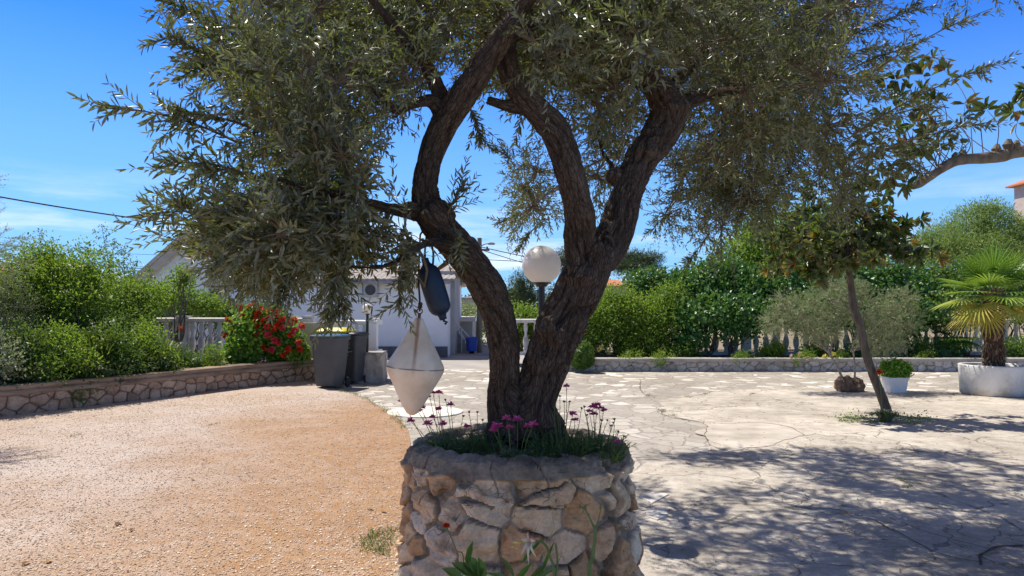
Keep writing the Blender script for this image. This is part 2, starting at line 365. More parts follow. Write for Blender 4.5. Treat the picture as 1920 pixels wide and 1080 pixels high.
# ------------------------------------------------------------------ leaves
SH = {
 'lance': ([(0, 0, 0), (.3, .5, .04), (.66, .42, .03), (1, 0, -.07), (.66, -.42, .03), (.3, -.5, .04)], [(0, 3, 2, 1), (0, 5, 4, 3)]),
 'oval': ([(0, 0, 0), (.28, .5, .08), (.7, .5, .04), (1, 0, -.15), (.7, -.5, .04), (.28, -.5, .08)], [(0, 3, 2, 1), (0, 5, 4, 3)]),
 'diam': ([(0, 0, 0), (.45, .5, .05), (1, 0, 0), (.45, -.5, .05)], [(0, 3, 2, 1)]),
 'blade': ([(0, .5, 0), (0, -.5, 0), (.5, .4, -.06), (.5, -.4, -.06), (1, 0, -.3)], [(0, 2, 3, 1), (2, 4, 3)]),
}
def leaf_arrays(pos, d, n, Ln, Wd, shape='lance', tint=None):
    T, Fs = SH[shape]; T = np.array(T); k = len(pos)
    pos = np.asarray(pos, float); d = nrm(d); n = np.asarray(n, float); n = n - (n * d).sum(1, keepdims=True) * d; n = nrm(n)
    s = np.cross(d, n); Ln = np.broadcast_to(Ln, (k,)).reshape(k, 1, 1); Wd = np.broadcast_to(Wd, (k,)).reshape(k, 1, 1)
    V = pos[:, None] + T[None, :, 0:1] * Ln * d[:, None] + T[None, :, 1:2] * Wd * s[:, None] + T[None, :, 2:3] * Ln * n[:, None]
    base = (np.arange(k) * len(T))[:, None]
    cnt = []; idx = []
    loc = np.concatenate([np.array(f) for f in Fs]); idx = (base + loc[None]).ravel(); cnt = np.tile([len(f) for f in Fs], k)
    if tint is None: tint = NR.random(k)
    return V.reshape(-1, 3), cnt, idx, np.repeat(tint, len(T))
class LB:
    """collects leaf arrays into one mesh"""
    def __init__(s): s.V = []; s.c = []; s.i = []; s.t = []; s.n = 0
    def add(s, V, c, i, t): s.V.append(V); s.c.append(c); s.i.append(np.asarray(i) + s.n); s.t.append(t); s.n += len(V); return s
    def leaves(s, *a, **k): return s.add(*leaf_arrays(*a, **k))
    def mb(s, m):
        if m.v: s.add(np.array(m.v), np.array([len(f) for f in m.f]), np.array([i for f in m.f for i in f]), np.array(m.t))
        return s
    def build(s, name, mat, parent=None, smooth=False):
        return mesh_np(name, np.vstack(s.V), np.concatenate(s.c), np.concatenate(s.i), mat, parent, {'tint': np.concatenate(s.t)}, smooth)
def rnd_dir(n):
    v = NR.normal(size=(n, 3)); return nrm(v)
def cloud(lb, ells, n, Ln, Wd, shape='oval', per=14, spread=.12, shell=(.72, 1.03), up=.35, lump=.22, droop=0.0, tb=(0, 1), cut=None, ls=2.2):
    """leaf clumps through the outer volume of ellipsoids (c, (rx,ry,rz))"""
    w = np.array([(e_[1][0] * e_[1][2] + e_[1][1] * e_[1][2] + e_[1][0] * e_[1][1]) for e_ in ells]); w /= w.sum()
    for (c, r), wi in zip(ells, w):
        m = max(1, int(n * wi / per)); d = rnd_dir(m)
        lm = 1 + lump * fbm(d * ls + np.array(c) * .7, 3, 5)
        rad = NR.uniform(shell[0], shell[1], m) * lm
        cc = np.array(c) + d * rad[:, None] * np.array(r)
        ct = NR.random(m) * .5 + .25
        p = np.repeat(cc, per, 0) + NR.normal(size=(m * per, 3)) * spread
        dd = np.repeat(d, per, 0) * .8 + rnd_dir(m * per) + np.array([0, 0, .2 - droop])
        nn = rnd_dir(m * per) * .8 + np.repeat(d, per, 0) * .6 + np.array([0, 0, up])
        t = np.clip(np.repeat(ct, per) + NR.normal(size=m * per) * .2, 0, 1) * (tb[1] - tb[0]) + tb[0]
        k = p[:, 2] > .02
        if cut is not None: k &= cut(p)
        q = NR.uniform(.7, 1.25, m * per)
        lb.leaves(p[k], dd[k], nn[k], Ln * q[k], Wd * q[k], shape, t[k])
def core(lb, ells, s=.62, t=.0):
    """a rough inner mass so a dense shrub does not show through"""
    for c, r in ells:
        nu, nv = 16, 10; V = []; Fs = []
        for j in range(nv + 1):
            for i in range(nu):
                a = 2 * pi * i / nu; b = pi * j / nv; V.append((cos(a) * sin(b), sin(a) * sin(b), cos(b)))
        V = np.array(V); k = s * (1 + .3 * fbm(V * 2 + np.array(c), 2, 3)); V = np.array(c) + V * k[:, None] * np.array(r)
        V[:, 2] = np.maximum(V[:, 2], .0)
        for j in range(nv):
            for i in range(nu): i2 = (i + 1) % nu; Fs.append((j * nu + i, (j + 1) * nu + i, (j + 1) * nu + i2, j * nu + i2))
        m = MB(); m.add(V, Fs, t); lb.mb(m)
#@@PART2
# ================================================================== SETTING
def ground_mats():
    out = {}
    # ---- gravel
    m, t, b, o = new_mat('gravel'); c = N(t, 'ShaderNodeTexCoord'); v = c.outputs['Object']
    vo = N(t, 'ShaderNodeTexVoronoi'); vo.inputs['Scale'].default_value = 98; vo.inputs['Randomness'].default_value = 1; t.links.new(v, vo.inputs['Vector'])
    sx = N(t, 'ShaderNodeSeparateColor'); t.links.new(vo.outputs['Color'], sx.inputs[0])
    base = ramp(t, [(0, (.32, .21, .15)), (.2, (.50, .36, .27)), (.5, (.64, .495, .375)), (.8, (.72, .585, .46)), (1, (.84, .74, .63))], sx.outputs[0])
    pale = ramp(t, [(0, (.42, .34, .29)), (.4, (.64, .53, .46)), (1, (.80, .72, .65))], sx.outputs[0])
    n1 = noise(t, .42, 5, v, .6, .5); c1 = mixc(t, ramp(t, [(.36, (0, 0, 0)), (.54, (1, 1, 1))], n1), base, pale)
    sp_ = N(t, 'ShaderNodeSeparateXYZ'); t.links.new(v, sp_.inputs[0])
    # orange dust shows through along the wheel track near the paving
    d = math_(t, 'SUBTRACT', math_(t, 'MULTIPLY', sp_.outputs[0], -1), math_(t, 'MULTIPLY', sp_.outputs[1], .15))
    d = math_(t, 'ADD', d, math_(t, 'MULTIPLY', math_(t, 'SUBTRACT', noise(t, .9, 6, v, .6, .6), .5), 4.0)); d = math_(t, 'ADD', d, math_(t, 'MULTIPLY', math_(t, 'MAXIMUM', math_(t, 'SUBTRACT', sp_.outputs[1], 9.5), 0.0), .45))
    dust = ramp(t, [(.0, (1, 1, 1)), (.35, (.85, .85, .85)), (1, (0, 0, 0))], math_(t, 'MULTIPLY', math_(t, 'SUBTRACT', d, .3), .36))
    n3 = noise(t, 9, 6, v, .7)
    dm = math_(t, 'MULTIPLY', dust, ramp(t, [(.3, (.45, .45, .45)), (.6, (1, 1, 1))], n3))
    c2 = mixc(t, dm, c1, (.47, .265, .12))
    c2 = mixc(t, .55, c2, ramp(t, [(.33, (.78, .72, .67)), (.56, (1, 1, 1))], noise(t, 1.3, 7, v, .66, .5)), 'MULTIPLY'); fine = noise(t, 230, 3, v); c3 = mixc(t, .3, c2, ramp(t, [(.3, (.35, .35, .35)), (.6, (1, 1, 1))], fine), 'MULTIPLY')
    gap = ramp(t, [(.45, (0, 0, 0)), (.85, (1, 1, 1))], math_(t, 'MULTIPLY', vo.outputs['Distance'], 1.25)); c4 = mixc(t, math_(t, 'MULTIPLY', gap, .28), c3, (.34, .22, .15))
    t.links.new(c4, b.inputs['Base Color']); b.inputs['Roughness'].default_value = .95; b.inputs['Specular IOR Level'].default_value = .15
    q = bump(t, b, math_(t, 'SUBTRACT', 1, vo.outputs['Distance']), .011, 1.0); bump(t, b, noise(t, 2.5, 5, v), .05, .5, q); out['gravel'] = m
    # ---- crazy paving: pale flat stones in grey mortar
    m, t, b, o = new_mat('crazy_paving'); c = N(t, 'ShaderNodeTexCoord'); v0 = c.outputs['Object']
    nv = N(t, 'ShaderNodeTexNoise'); nv.inputs['Scale'].default_value = 1.7; nv.inputs['Detail'].default_value = 3; t.links.new(v0, nv.inputs['Vector'])
    va = N(t, 'ShaderNodeVectorMath', operation='SCALE'); va.inputs['Scale'].default_value = .35; t.links.new(nv.outputs['Color'], va.inputs[0])
    vb = N(t, 'ShaderNodeVectorMath', operation='ADD'); t.links.new(v0, vb.inputs[0]); t.links.new(va.outputs[0], vb.inputs[1]); v = vb.outputs[0]
    vo = N(t, 'ShaderNodeTexVoronoi'); vo.inputs['Scale'].default_value = 3.4; t.links.new(v, vo.inputs['Vector'])
    ve = N(t, 'ShaderNodeTexVoronoi', feature='DISTANCE_TO_EDGE'); ve.inputs['Scale'].default_value = 3.4; t.links.new(v, ve.inputs['Vector'])
    sx = N(t, 'ShaderNodeSeparateColor'); t.links.new(vo.outputs['Color'], sx.inputs[0])
    st = ramp(t, [(0, (.36, .33, .28)), (.5, (.44, .405, .35)), (.78, (.52, .485, .425)), (.86, (.72, .68, .61)), (1, (.80, .76, .69))], sx.outputs[0])
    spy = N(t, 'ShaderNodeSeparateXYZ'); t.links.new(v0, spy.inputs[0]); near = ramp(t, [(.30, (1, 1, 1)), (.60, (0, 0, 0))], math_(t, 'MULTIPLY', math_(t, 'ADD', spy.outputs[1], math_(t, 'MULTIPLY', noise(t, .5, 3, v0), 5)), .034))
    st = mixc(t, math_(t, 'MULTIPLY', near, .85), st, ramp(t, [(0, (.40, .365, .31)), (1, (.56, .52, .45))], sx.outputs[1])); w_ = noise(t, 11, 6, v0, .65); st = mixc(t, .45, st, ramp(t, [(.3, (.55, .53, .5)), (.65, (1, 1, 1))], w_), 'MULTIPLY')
    big = noise(t, .5, 5, v0); mo = ramp(t, [(.3, (.27, .24, .215)), (.7, (.42, .37, .33))], noise(t, 20, 5, v0))
    e_ = math_(t, 'ADD', ve.outputs['Distance'], math_(t, 'MULTIPLY', noise(t, 14, 5, v0), .07)); em = ramp(t, [(.065, (1, 1, 1)), (.10, (0, 0, 0))], e_)
    cc = mixc(t, em, st, mo); cc = mixc(t, .5, cc, ramp(t, [(.3, (.62, .59, .56)), (.65, (1, 1, 1))], big), 'MULTIPLY')
    t.links.new(cc, b.inputs['Base Color']); b.inputs['Roughness'].default_value = .88; b.inputs['Specular IOR Level'].default_value = .25
    q = bump(t, b, math_(t, 'SUBTRACT', 0, em), .012, .7); bump(t, b, w_, .01, .6, q); out['crazy'] = m
    # ---- worn concrete slab
    m, t, b, o = new_mat('worn_concrete'); c = N(t, 'ShaderNodeTexCoord'); v0 = c.outputs['Object']
    n1 = noise(t, .8, 7, v0, .6, .4); base = ramp(t, [(.28, (.36, .32, .26)), (.45, (.50, .45, .375)), (.62, (.64, .58, .49)), (.78, (.74, .67, .58))], n1)
    n2 = noise(t, 6, 9, v0, .72); base = mixc(t, .65, base, ramp(t, [(.32, (.50, .46, .43)), (.6, (1, 1, 1))], n2), 'MULTIPLY')
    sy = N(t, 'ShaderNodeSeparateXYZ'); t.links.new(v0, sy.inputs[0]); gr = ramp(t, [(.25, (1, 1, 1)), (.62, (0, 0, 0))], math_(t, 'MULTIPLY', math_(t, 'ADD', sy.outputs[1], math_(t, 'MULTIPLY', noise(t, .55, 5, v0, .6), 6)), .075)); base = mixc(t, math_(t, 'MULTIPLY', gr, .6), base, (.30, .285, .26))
    n4 = noise(t, 48, 5, v0, .6); base = mixc(t, .35, base, ramp(t, [(.3, (.55, .52, .5)), (.55, (1, 1, 1))], n4), 'MULTIPLY')
    nv = N(t, 'ShaderNodeTexNoise'); nv.inputs['Scale'].default_value = 1.1; nv.inputs['Detail'].default_value = 6; t.links.new(v0, nv.inputs['Vector'])
    va = N(t, 'ShaderNodeVectorMath', operation='SCALE'); va.inputs['Scale'].default_value = 1.3; t.links.new(nv.outputs['Color'], va.inputs[0])
    vb = N(t, 'ShaderNodeVectorMath', operation='ADD'); t.links.new(v0, vb.inputs[0]); t.links.new(va.outputs[0], vb.inputs[1])
    ve = N(t, 'ShaderNodeTexVoronoi', feature='DISTANCE_TO_EDGE'); ve.inputs['Scale'].default_value = .62; t.links.new(vb.outputs[0], ve.inputs['Vector'])
    ve2 = N(t, 'ShaderNodeTexVoronoi', feature='DISTANCE_TO_EDGE'); ve2.inputs['Scale'].default_value = 2.4; t.links.new(vb.outputs[0], ve2.inputs['Vector'])
    k1 = ramp(t, [(.002, (1, 1, 1)), (.008, (0, 0, 0))], ve.outputs['Distance']); k2 = ramp(t, [(.004, (1, 1, 1)), (.018, (0, 0, 0))], ve2.outputs['Distance'])
    k2 = math_(t, 'MULTIPLY', k2, ramp(t, [(.5, (0, 0, 0)), (.6, (.75, .75, .75))], noise(t, .9, 3, v0)))
    k = math_(t, 'MAXIMUM', math_(t, 'MULTIPLY', k1, .6), math_(t, 'MULTIPLY', k2, .8)); base = mixc(t, k, base, (.10, .08, .06))
    t.links.new(base, b.inputs['Base Color']); b.inputs['Roughness'].default_value = .88; b.inputs['Specular IOR Level'].default_value = .3
    q = bump(t, b, math_(t, 'SUBTRACT', 0, k), .02, .8); q = bump(t, b, n2, .02, .7, q); bump(t, b, n4, .004, .7, q); out['conc'] = m
    out['asphalt'] = surf('pale_asphalt', [(.27, .25, .235), (.36, .335, .31), (.42, .39, .36)], .8, .95, 60, .006)
    out['earth'] = surf('dry_earth', [(.16, .13, .08), (.26, .21, .14), (.12, .14, .06)], .35, .97, 8, .03)
    return out
GM = ground_mats()
def sheet(name, poly, z, mat, skirt=None):
    m = MB(); n = len(poly); m.add([(x, y, z) for x, y in poly], [tuple(range(n))])
    if skirt:
        for i in range(n):
            a = poly[i]; b_ = poly[(i + 1) % n]
            m.add([(a[0], a[1], z), (a[0], a[1], z - skirt), (b_[0], b_[1], z - skirt), (b_[0], b_[1], z)], [(0, 1, 2, 3)])
    o = m.build(name, mat); o['kind'] = 'structure'; return o
def gxy(px, py): g = G(px, py); return (g[0], g[1])
def wob(pts, n=8, amp=.07, s=1):
    """a closed outline with a broken, wandering edge"""
    out = []; k = len(pts)
    for i in range(k):
        a = np.array(pts[i]); b_ = np.array(pts[(i + 1) % k]); q = [a + (b_ - a) * j / n for j in range(n)]
        out += q
    out = np.array(out); p3 = np.c_[out * 1.3, np.zeros(len(out))]
    out = out + amp * np.c_[fbm(p3, 3, s), fbm(p3, 3, s + 9)]; return [tuple(p) for p in out]
sheet('ground', [(-700, -60), (700, -60), (700, 1200), (-700, 1200)], -.02, GM['earth'])
sheet('road', [(-60, 18.2), (60, 18.2), (60, 27.5), (2.5, 27.5), (0.2, 60), (-5.5, 60), (-2.6, 27.5), (-60, 27.5)], .0, GM['asphalt'])
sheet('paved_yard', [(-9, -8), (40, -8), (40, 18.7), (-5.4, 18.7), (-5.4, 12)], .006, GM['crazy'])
gp = [gxy(575, 719), gxy(610, 726), gxy(640, 735), gxy(668, 742), gxy(700, 757), gxy(728, 773), gxy(748, 788), gxy(765, 808)]
gpoly = [(-40, 16.9)] + [(-4.6, 16.9)] + [tuple(p) for p in arc(gp, 6)] + [(-.95, 7.2), (-.6, 5), (-.4, 3.6), (-.2, 2.5), (0, -8), (-40, -8)]
sheet('gravel_yard', gpoly, .02, GM['gravel'], .02)
cp = [gxy(1190, 905), gxy(1215, 870), gxy(1330, 845), gxy(1320, 800), gxy(1235, 775), gxy(1235, 752), gxy(1330, 738), gxy(1480, 728), gxy(1700, 735), gxy(1920, 745), (18, 12.5), (18, -6), (.3, -6), (.25, 3.3)]
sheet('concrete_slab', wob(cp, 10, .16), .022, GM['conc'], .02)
M_slabtile = surf('pale_paving_stone', [(.44, .41, .36), (.62, .58, .52), (.70, .66, .60)], 5, .8, 30, .003)
M_patch = surf('grey_brown_mortar_patch', [(.34, .30, .24), (.46, .41, .34), (.58, .52, .44)], 2.2, .92, 30, .006)
sheet('mortar_patch', wob([gxy(1322, 798), gxy(1400, 786), gxy(1470, 795), gxy(1500, 812), gxy(1470, 838), gxy(1400, 842), gxy(1345, 850), gxy(1318, 826)], 10, .30, 4), .027, M_patch, .01)
# long open cracks in the slab
ck = MB()
def crack(pp, w):
    p = arc([G(a, b_, .029) for a, b_ in pp], 10); q = p.copy(); q3 = p * 4.0
    off = fbm(q3, 4, 3) * .05; p[:, 0] += off; p[:, 1] += fbm(q3 + 7, 4, 5) * .05
    ww = w * .7 * (.35 + .8 * np.abs(fbm(p * 6, 2, 8)))
    for i in range(len(p) - 1):
        d = nrm(p[i + 1] - p[i]); s_ = np.array([-d[1], d[0], 0])
        ck.add([p[i] - s_ * ww[i], p[i + 1] - s_ * ww[i + 1], p[i + 1] + s_ * ww[i + 1], p[i] + s_ * ww[i]], [(0, 1, 2, 3)])
crack([(1210, 992), (1290, 988), (1370, 975), (1410, 962), (1500, 952), (1575, 957), (1640, 975), (1690, 1000), (1760, 1038), (1830, 1052), (1920, 1060)], .012)
crack([(1560, 880), (1650, 900), (1740, 918), (1800, 940), (1860, 962), (1920, 995)], .010)
crack([(1920, 1020), (1870, 1025), (1835, 1045), (1830, 1058)], .02)
crack([(1235, 766), (1242, 775), (1262, 780), (1310, 790), (1360, 794), (1420, 792), (1480, 800), (1510, 815)], .012)
crack([(1325, 803), (1322, 820), (1340, 838), (1385, 850)], .010)
crack([(1200, 710), (1205, 735), (1250, 745), (1300, 742), (1350, 730)], .012)
M_crack = surf('crack_dirt', [(.05, .035, .025), (.11, .085, .055)], 20, .98)
o = ck.build('pavement_cracks', M_crack); o['kind'] = 'structure'
for i, (q, lb_) in enumerate([([(1198, 930), (1225, 922), (1254, 926), (1222, 943)], 'pale triangular flagstone piece set in the shaded slab, farther of two'),
          ([(1209, 958), (1250, 952), (1252, 966), (1232, 974), (1214, 968)], 'pale five-sided flagstone piece set in the shaded slab, nearer of two')]):
    m = MB(); pts = [G(a, b_, .03) for a, b_ in q]; m.loft([[(p[0], p[1], .0) for p in pts], [(p[0], p[1], .030) for p in pts]])
    o = m.build('flagstone', M_slabtile); tag(o, lb_, 'paving stone', 'loose pale flagstones in the slab')
# white painted disc on the yard, beyond the hanging buoy
m = MB(); c0 = G(797, 774); m.lathe([(.0, .02), (.56, .02), (.57, .028), (.55, .045), (0, .05)], (c0[0], c0[1], 0), 40)
m = MB(); m.lathe([(.57, .006), (.57, .022), (.55, .028), (.02, .03)], (c0[0], c0[1], 0), 40)
tag(m.build('concrete_disc', surf('cream_concrete', [(.60, .56, .48), (.76, .72, .63)], 6, .9, 40, .004)), 'flat white painted round cover lying in the paving below the hanging buoy', 'cover')

# ------------------------------------------------------------------ stone walls
def stone_field(u, v, seeds, sid, scale=(1, 1), warp=.02, s=0):
    p3 = np.c_[u * 7, v * 7, np.zeros_like(u) + s]
    uu = u + warp * fbm(p3, 3, s + 1); vv = v + warp * fbm(p3 + 31, 3, s + 2)
    f1 = np.full(len(u), 9.); f2 = f1.copy(); ix = np.zeros(len(u), int)
    for a in range(0, len(u), 8000):
        D = np.hypot((uu[a:a + 8000, None] - seeds[None, :, 0]) * scale[0], (vv[a:a + 8000, None] - seeds[None, :, 1]) * scale[1])
        k = np.argpartition(D, 2, 1)[:, :2]; d = np.take_along_axis(D, k, 1); o_ = np.argsort(d, 1)
        d = np.take_along_axis(d, o_, 1); k = np.take_along_axis(k, o_, 1)
        f1[a:a + 8000] = d[:, 0]; f2[a:a + 8000] = d[:, 1]; ix[a:a + 8000] = k[:, 0]
    return f1, f2, sid[ix], ix
def edge_dist(u, v, seeds, sy):
    """true distance to the joint between neighbouring stones"""
    e = np.empty(len(u)); ix = np.empty(len(u), int); S = seeds * np.array([1, sy])
    for a in range(0, len(u), 6000):
        q = np.c_[u[a:a + 6000], v[a:a + 6000] * sy]; D = ((q[:, None] - S[None]) ** 2).sum(2); k = np.argpartition(D, 5, 1)[:, :6]; d = np.take_along_axis(D, k, 1); o_ = np.argsort(d, 1); d = np.take_along_axis(d, o_, 1); k = np.take_along_axis(k, o_, 1)
        L_ = np.linalg.norm(S[k[:, 1:]] - S[k[:, :1]], axis=2) + 1e-6; e[a:a + 6000] = ((d[:, 1:] - d[:, :1]) / (2 * L_)).min(1); ix[a:a + 6000] = k[:, 0]
    return e, ix
def seeds_for(Lu, Lv, cw, ch, rng, jit=.75):
    out = []; rows = max(1, round(Lv / ch))
    for r in range(-1, rows + 1):
        x = -cw * rng.random()
        while x < Lu + cw:
            w = cw * rng.uniform(.55, 1.5); out.append((x + w / 2, (r + .5) * Lv / rows + (rng.random() - .5) * ch * jit)); x += w
    return np.array(out)
def stone_wall(name, path, z0, z1, mat, parent, cw, ch, res=.014, flip=1, depth=.03, gap=(.006, .03), s=0, wrap=None, prof=None, crackfn=None, top=None, endcap=False):
    path = np.asarray(path); seg = np.linalg.norm(np.diff(path, axis=0), axis=1); cum = np.r_[0, np.cumsum(seg)]; Lu = cum[-1]; Lv = z1 - z0
    nu = int(Lu / res) + 1; nv = int(Lv / res) + 1
    U, Vv = np.meshgrid(np.linspace(0, Lu, nu), np.linspace(0, Lv, nv), indexing='ij'); u = U.ravel(); v = Vv.ravel()
    rng = np.random.default_rng(100 + s); sd = seeds_for(Lu, Lv, cw, ch, rng); sid = rng.random(len(sd)); tilt = rng.normal(size=(len(sd), 2)) * .10; hh = rng.uniform(-.4, .5, len(sd))
    f1, f2, st, ix = stone_field(u, v, sd, sid, (1, 1.25), .03, s)
    e_ = f2 - f1; mo = 1 - sm(e_, gap[0], gap[1]); body = sm(e_, gap[0], gap[1] * 2.2)
    x = np.interp(u, cum, path[:, 0]); y = np.interp(u, cum, path[:, 1])
    tx = np.interp(u + .02, cum, path[:, 0]) - np.interp(u - .02, cum, path[:, 0]); ty = np.interp(u + .02, cum, path[:, 1]) - np.interp(u - .02, cum, path[:, 1])
    l = np.hypot(tx, ty) + 1e-9; nx, ny = flip * ty / l, -flip * tx / l
    p3 = np.c_[u, v, np.zeros_like(u) + s]
    facet = np.abs((u - sd[ix, 0]) * tilt[ix, 0] * 2 + (v - sd[ix, 1]) * tilt[ix, 1] * 2)
    h = depth * (body * (1 + hh[ix] * .5) - facet * 6 * body) + .010 * fbm(p3 * 14, 4, s + 4) * (0.4 + body) + .02 * fbm(p3 * 2.5, 3, s + 6)
    if crackfn is not None: h, mo = crackfn(u, v, h, mo)
    co = np.c_[x + nx * h, y + ny * h, z0 + v]
    i, j = np.meshgrid(np.arange(nu - 1), np.arange(nv - 1), indexing='ij'); a = (i * nv + j).ravel()
    q = np.c_[a, a + nv, a + nv + 1, a + 1] if flip > 0 else np.c_[a, a + 1, a + nv + 1, a + nv]
    return mesh_np(name, co, np.full(len(q), 4), q, mat, parent, {'stone': st, 'mortar': mo}, True)
def strip_along(m, path, prof, flip=1, t=0):
    """sweeps a closed profile [(outward, z)] along a flat path"""
    path = np.asarray(path); secs = []
    for i in range(len(path)):
        d = path[min(i + 1, len(path) - 1)] - path[max(i - 1, 0)]; l = np.hypot(*d); nx, ny = flip * d[1] / l, -flip * d[0] / l
        secs.append([(path[i][0] + nx * a, path[i][1] + ny * a, z) for a, z in prof])
    m.loft(secs, True, t)
# left wall
lw = [gxy(a, b_) for a, b_ in ((0, 784), (150, 766), (300, 748), (440, 730), (575, 715))]
d0 = np.array(lw[0]) - np.array(lw[1]); lw = [tuple(np.array(lw[0]) + d0 * 2.6), tuple(np.array(lw[0]) + d0 * 1.2)] + lw + [tuple(np.array(lw[-1]) + (np.array(lw[-1]) - np.array(lw[-2])) * .22)]
LWP = arc(lw, 10)
t_ = thing('garden_wall', 'low wall of tawny stones with a brown coping below the red geranium', 'wall', (LWP[0][0], LWP[0][1], 0))
stone_wall('wall', LWP, 0, .31, M_leftstone, t_, .24, .155, .013, 1, .03, s=1)
m = MB(); strip_along(m, LWP, [(-.02, .0), (-.02, .30), (-.25, .30), (-.25, 0)][::-1]); m.build('wall_core', M_cope, t_)
m = MB(); strip_along(m, arc(LWP[::5], 12), [(.045, .305), (.055, .33), (.05, .375), (.02, .385), (.02, .40), (.062, .41), (.065, .445), (.05, .46), (-.26, .462), (-.27, .305)][::-1])
o = m.build('coping', M_cope, t_, True)
M_cope.node_tree.nodes  # keeps its own bump
# right wall
rw0, rw1 = gxy(985, 696), gxy(2300, 699)
RWP = np.array([(rw0[0] + (rw1[0] - rw0[0]) * k / 40, 18.0 + .03 * sin(k)) for k in range(41)])
t_ = thing('garden_wall', 'long low wall of pale grey stones with flat grey coping below the green hedge', 'wall', (RWP[0][0], 18, 0))
stone_wall('wall', RWP, 0, .26, M_rightstone, t_, .27, .13, .018, 1, .02, s=2)
m = MB(); strip_along(m, RWP, [(-.01, 0), (-.01, .255), (-.3, .255), (-.3, 0)][::-1]); m.build('wall_core', M_copegrey, t_)
m = MB(); strip_along(m, RWP, [(.045, .255), (.05, .32), (.03, .335), (-.32, .335), (-.32, .255)][::-1]); m.build('coping', M_copegrey, t_)
# soil beds behind the walls
def bed(name, pts, z):
    m = MB(); n = len(pts); m.add([(x, y, z) for x, y in pts], [tuple(range(n))]); o = m.build(name, M_bedsoil); o['kind'] = 'structure'
lwn = np.array([(x, y) for x, y in LWP]); bed('bed_soil', [(x - .1, y + .12) for x, y in lwn] + [(-5.6, 17.2), (-24, 17.2), (-24, 9)], .37)
bed('bed_soil', [(RWP[0][0], 18.15), (RWP[-1][0], 18.15), (RWP[-1][0], 22.5), (RWP[0][0], 22.5)], .29)

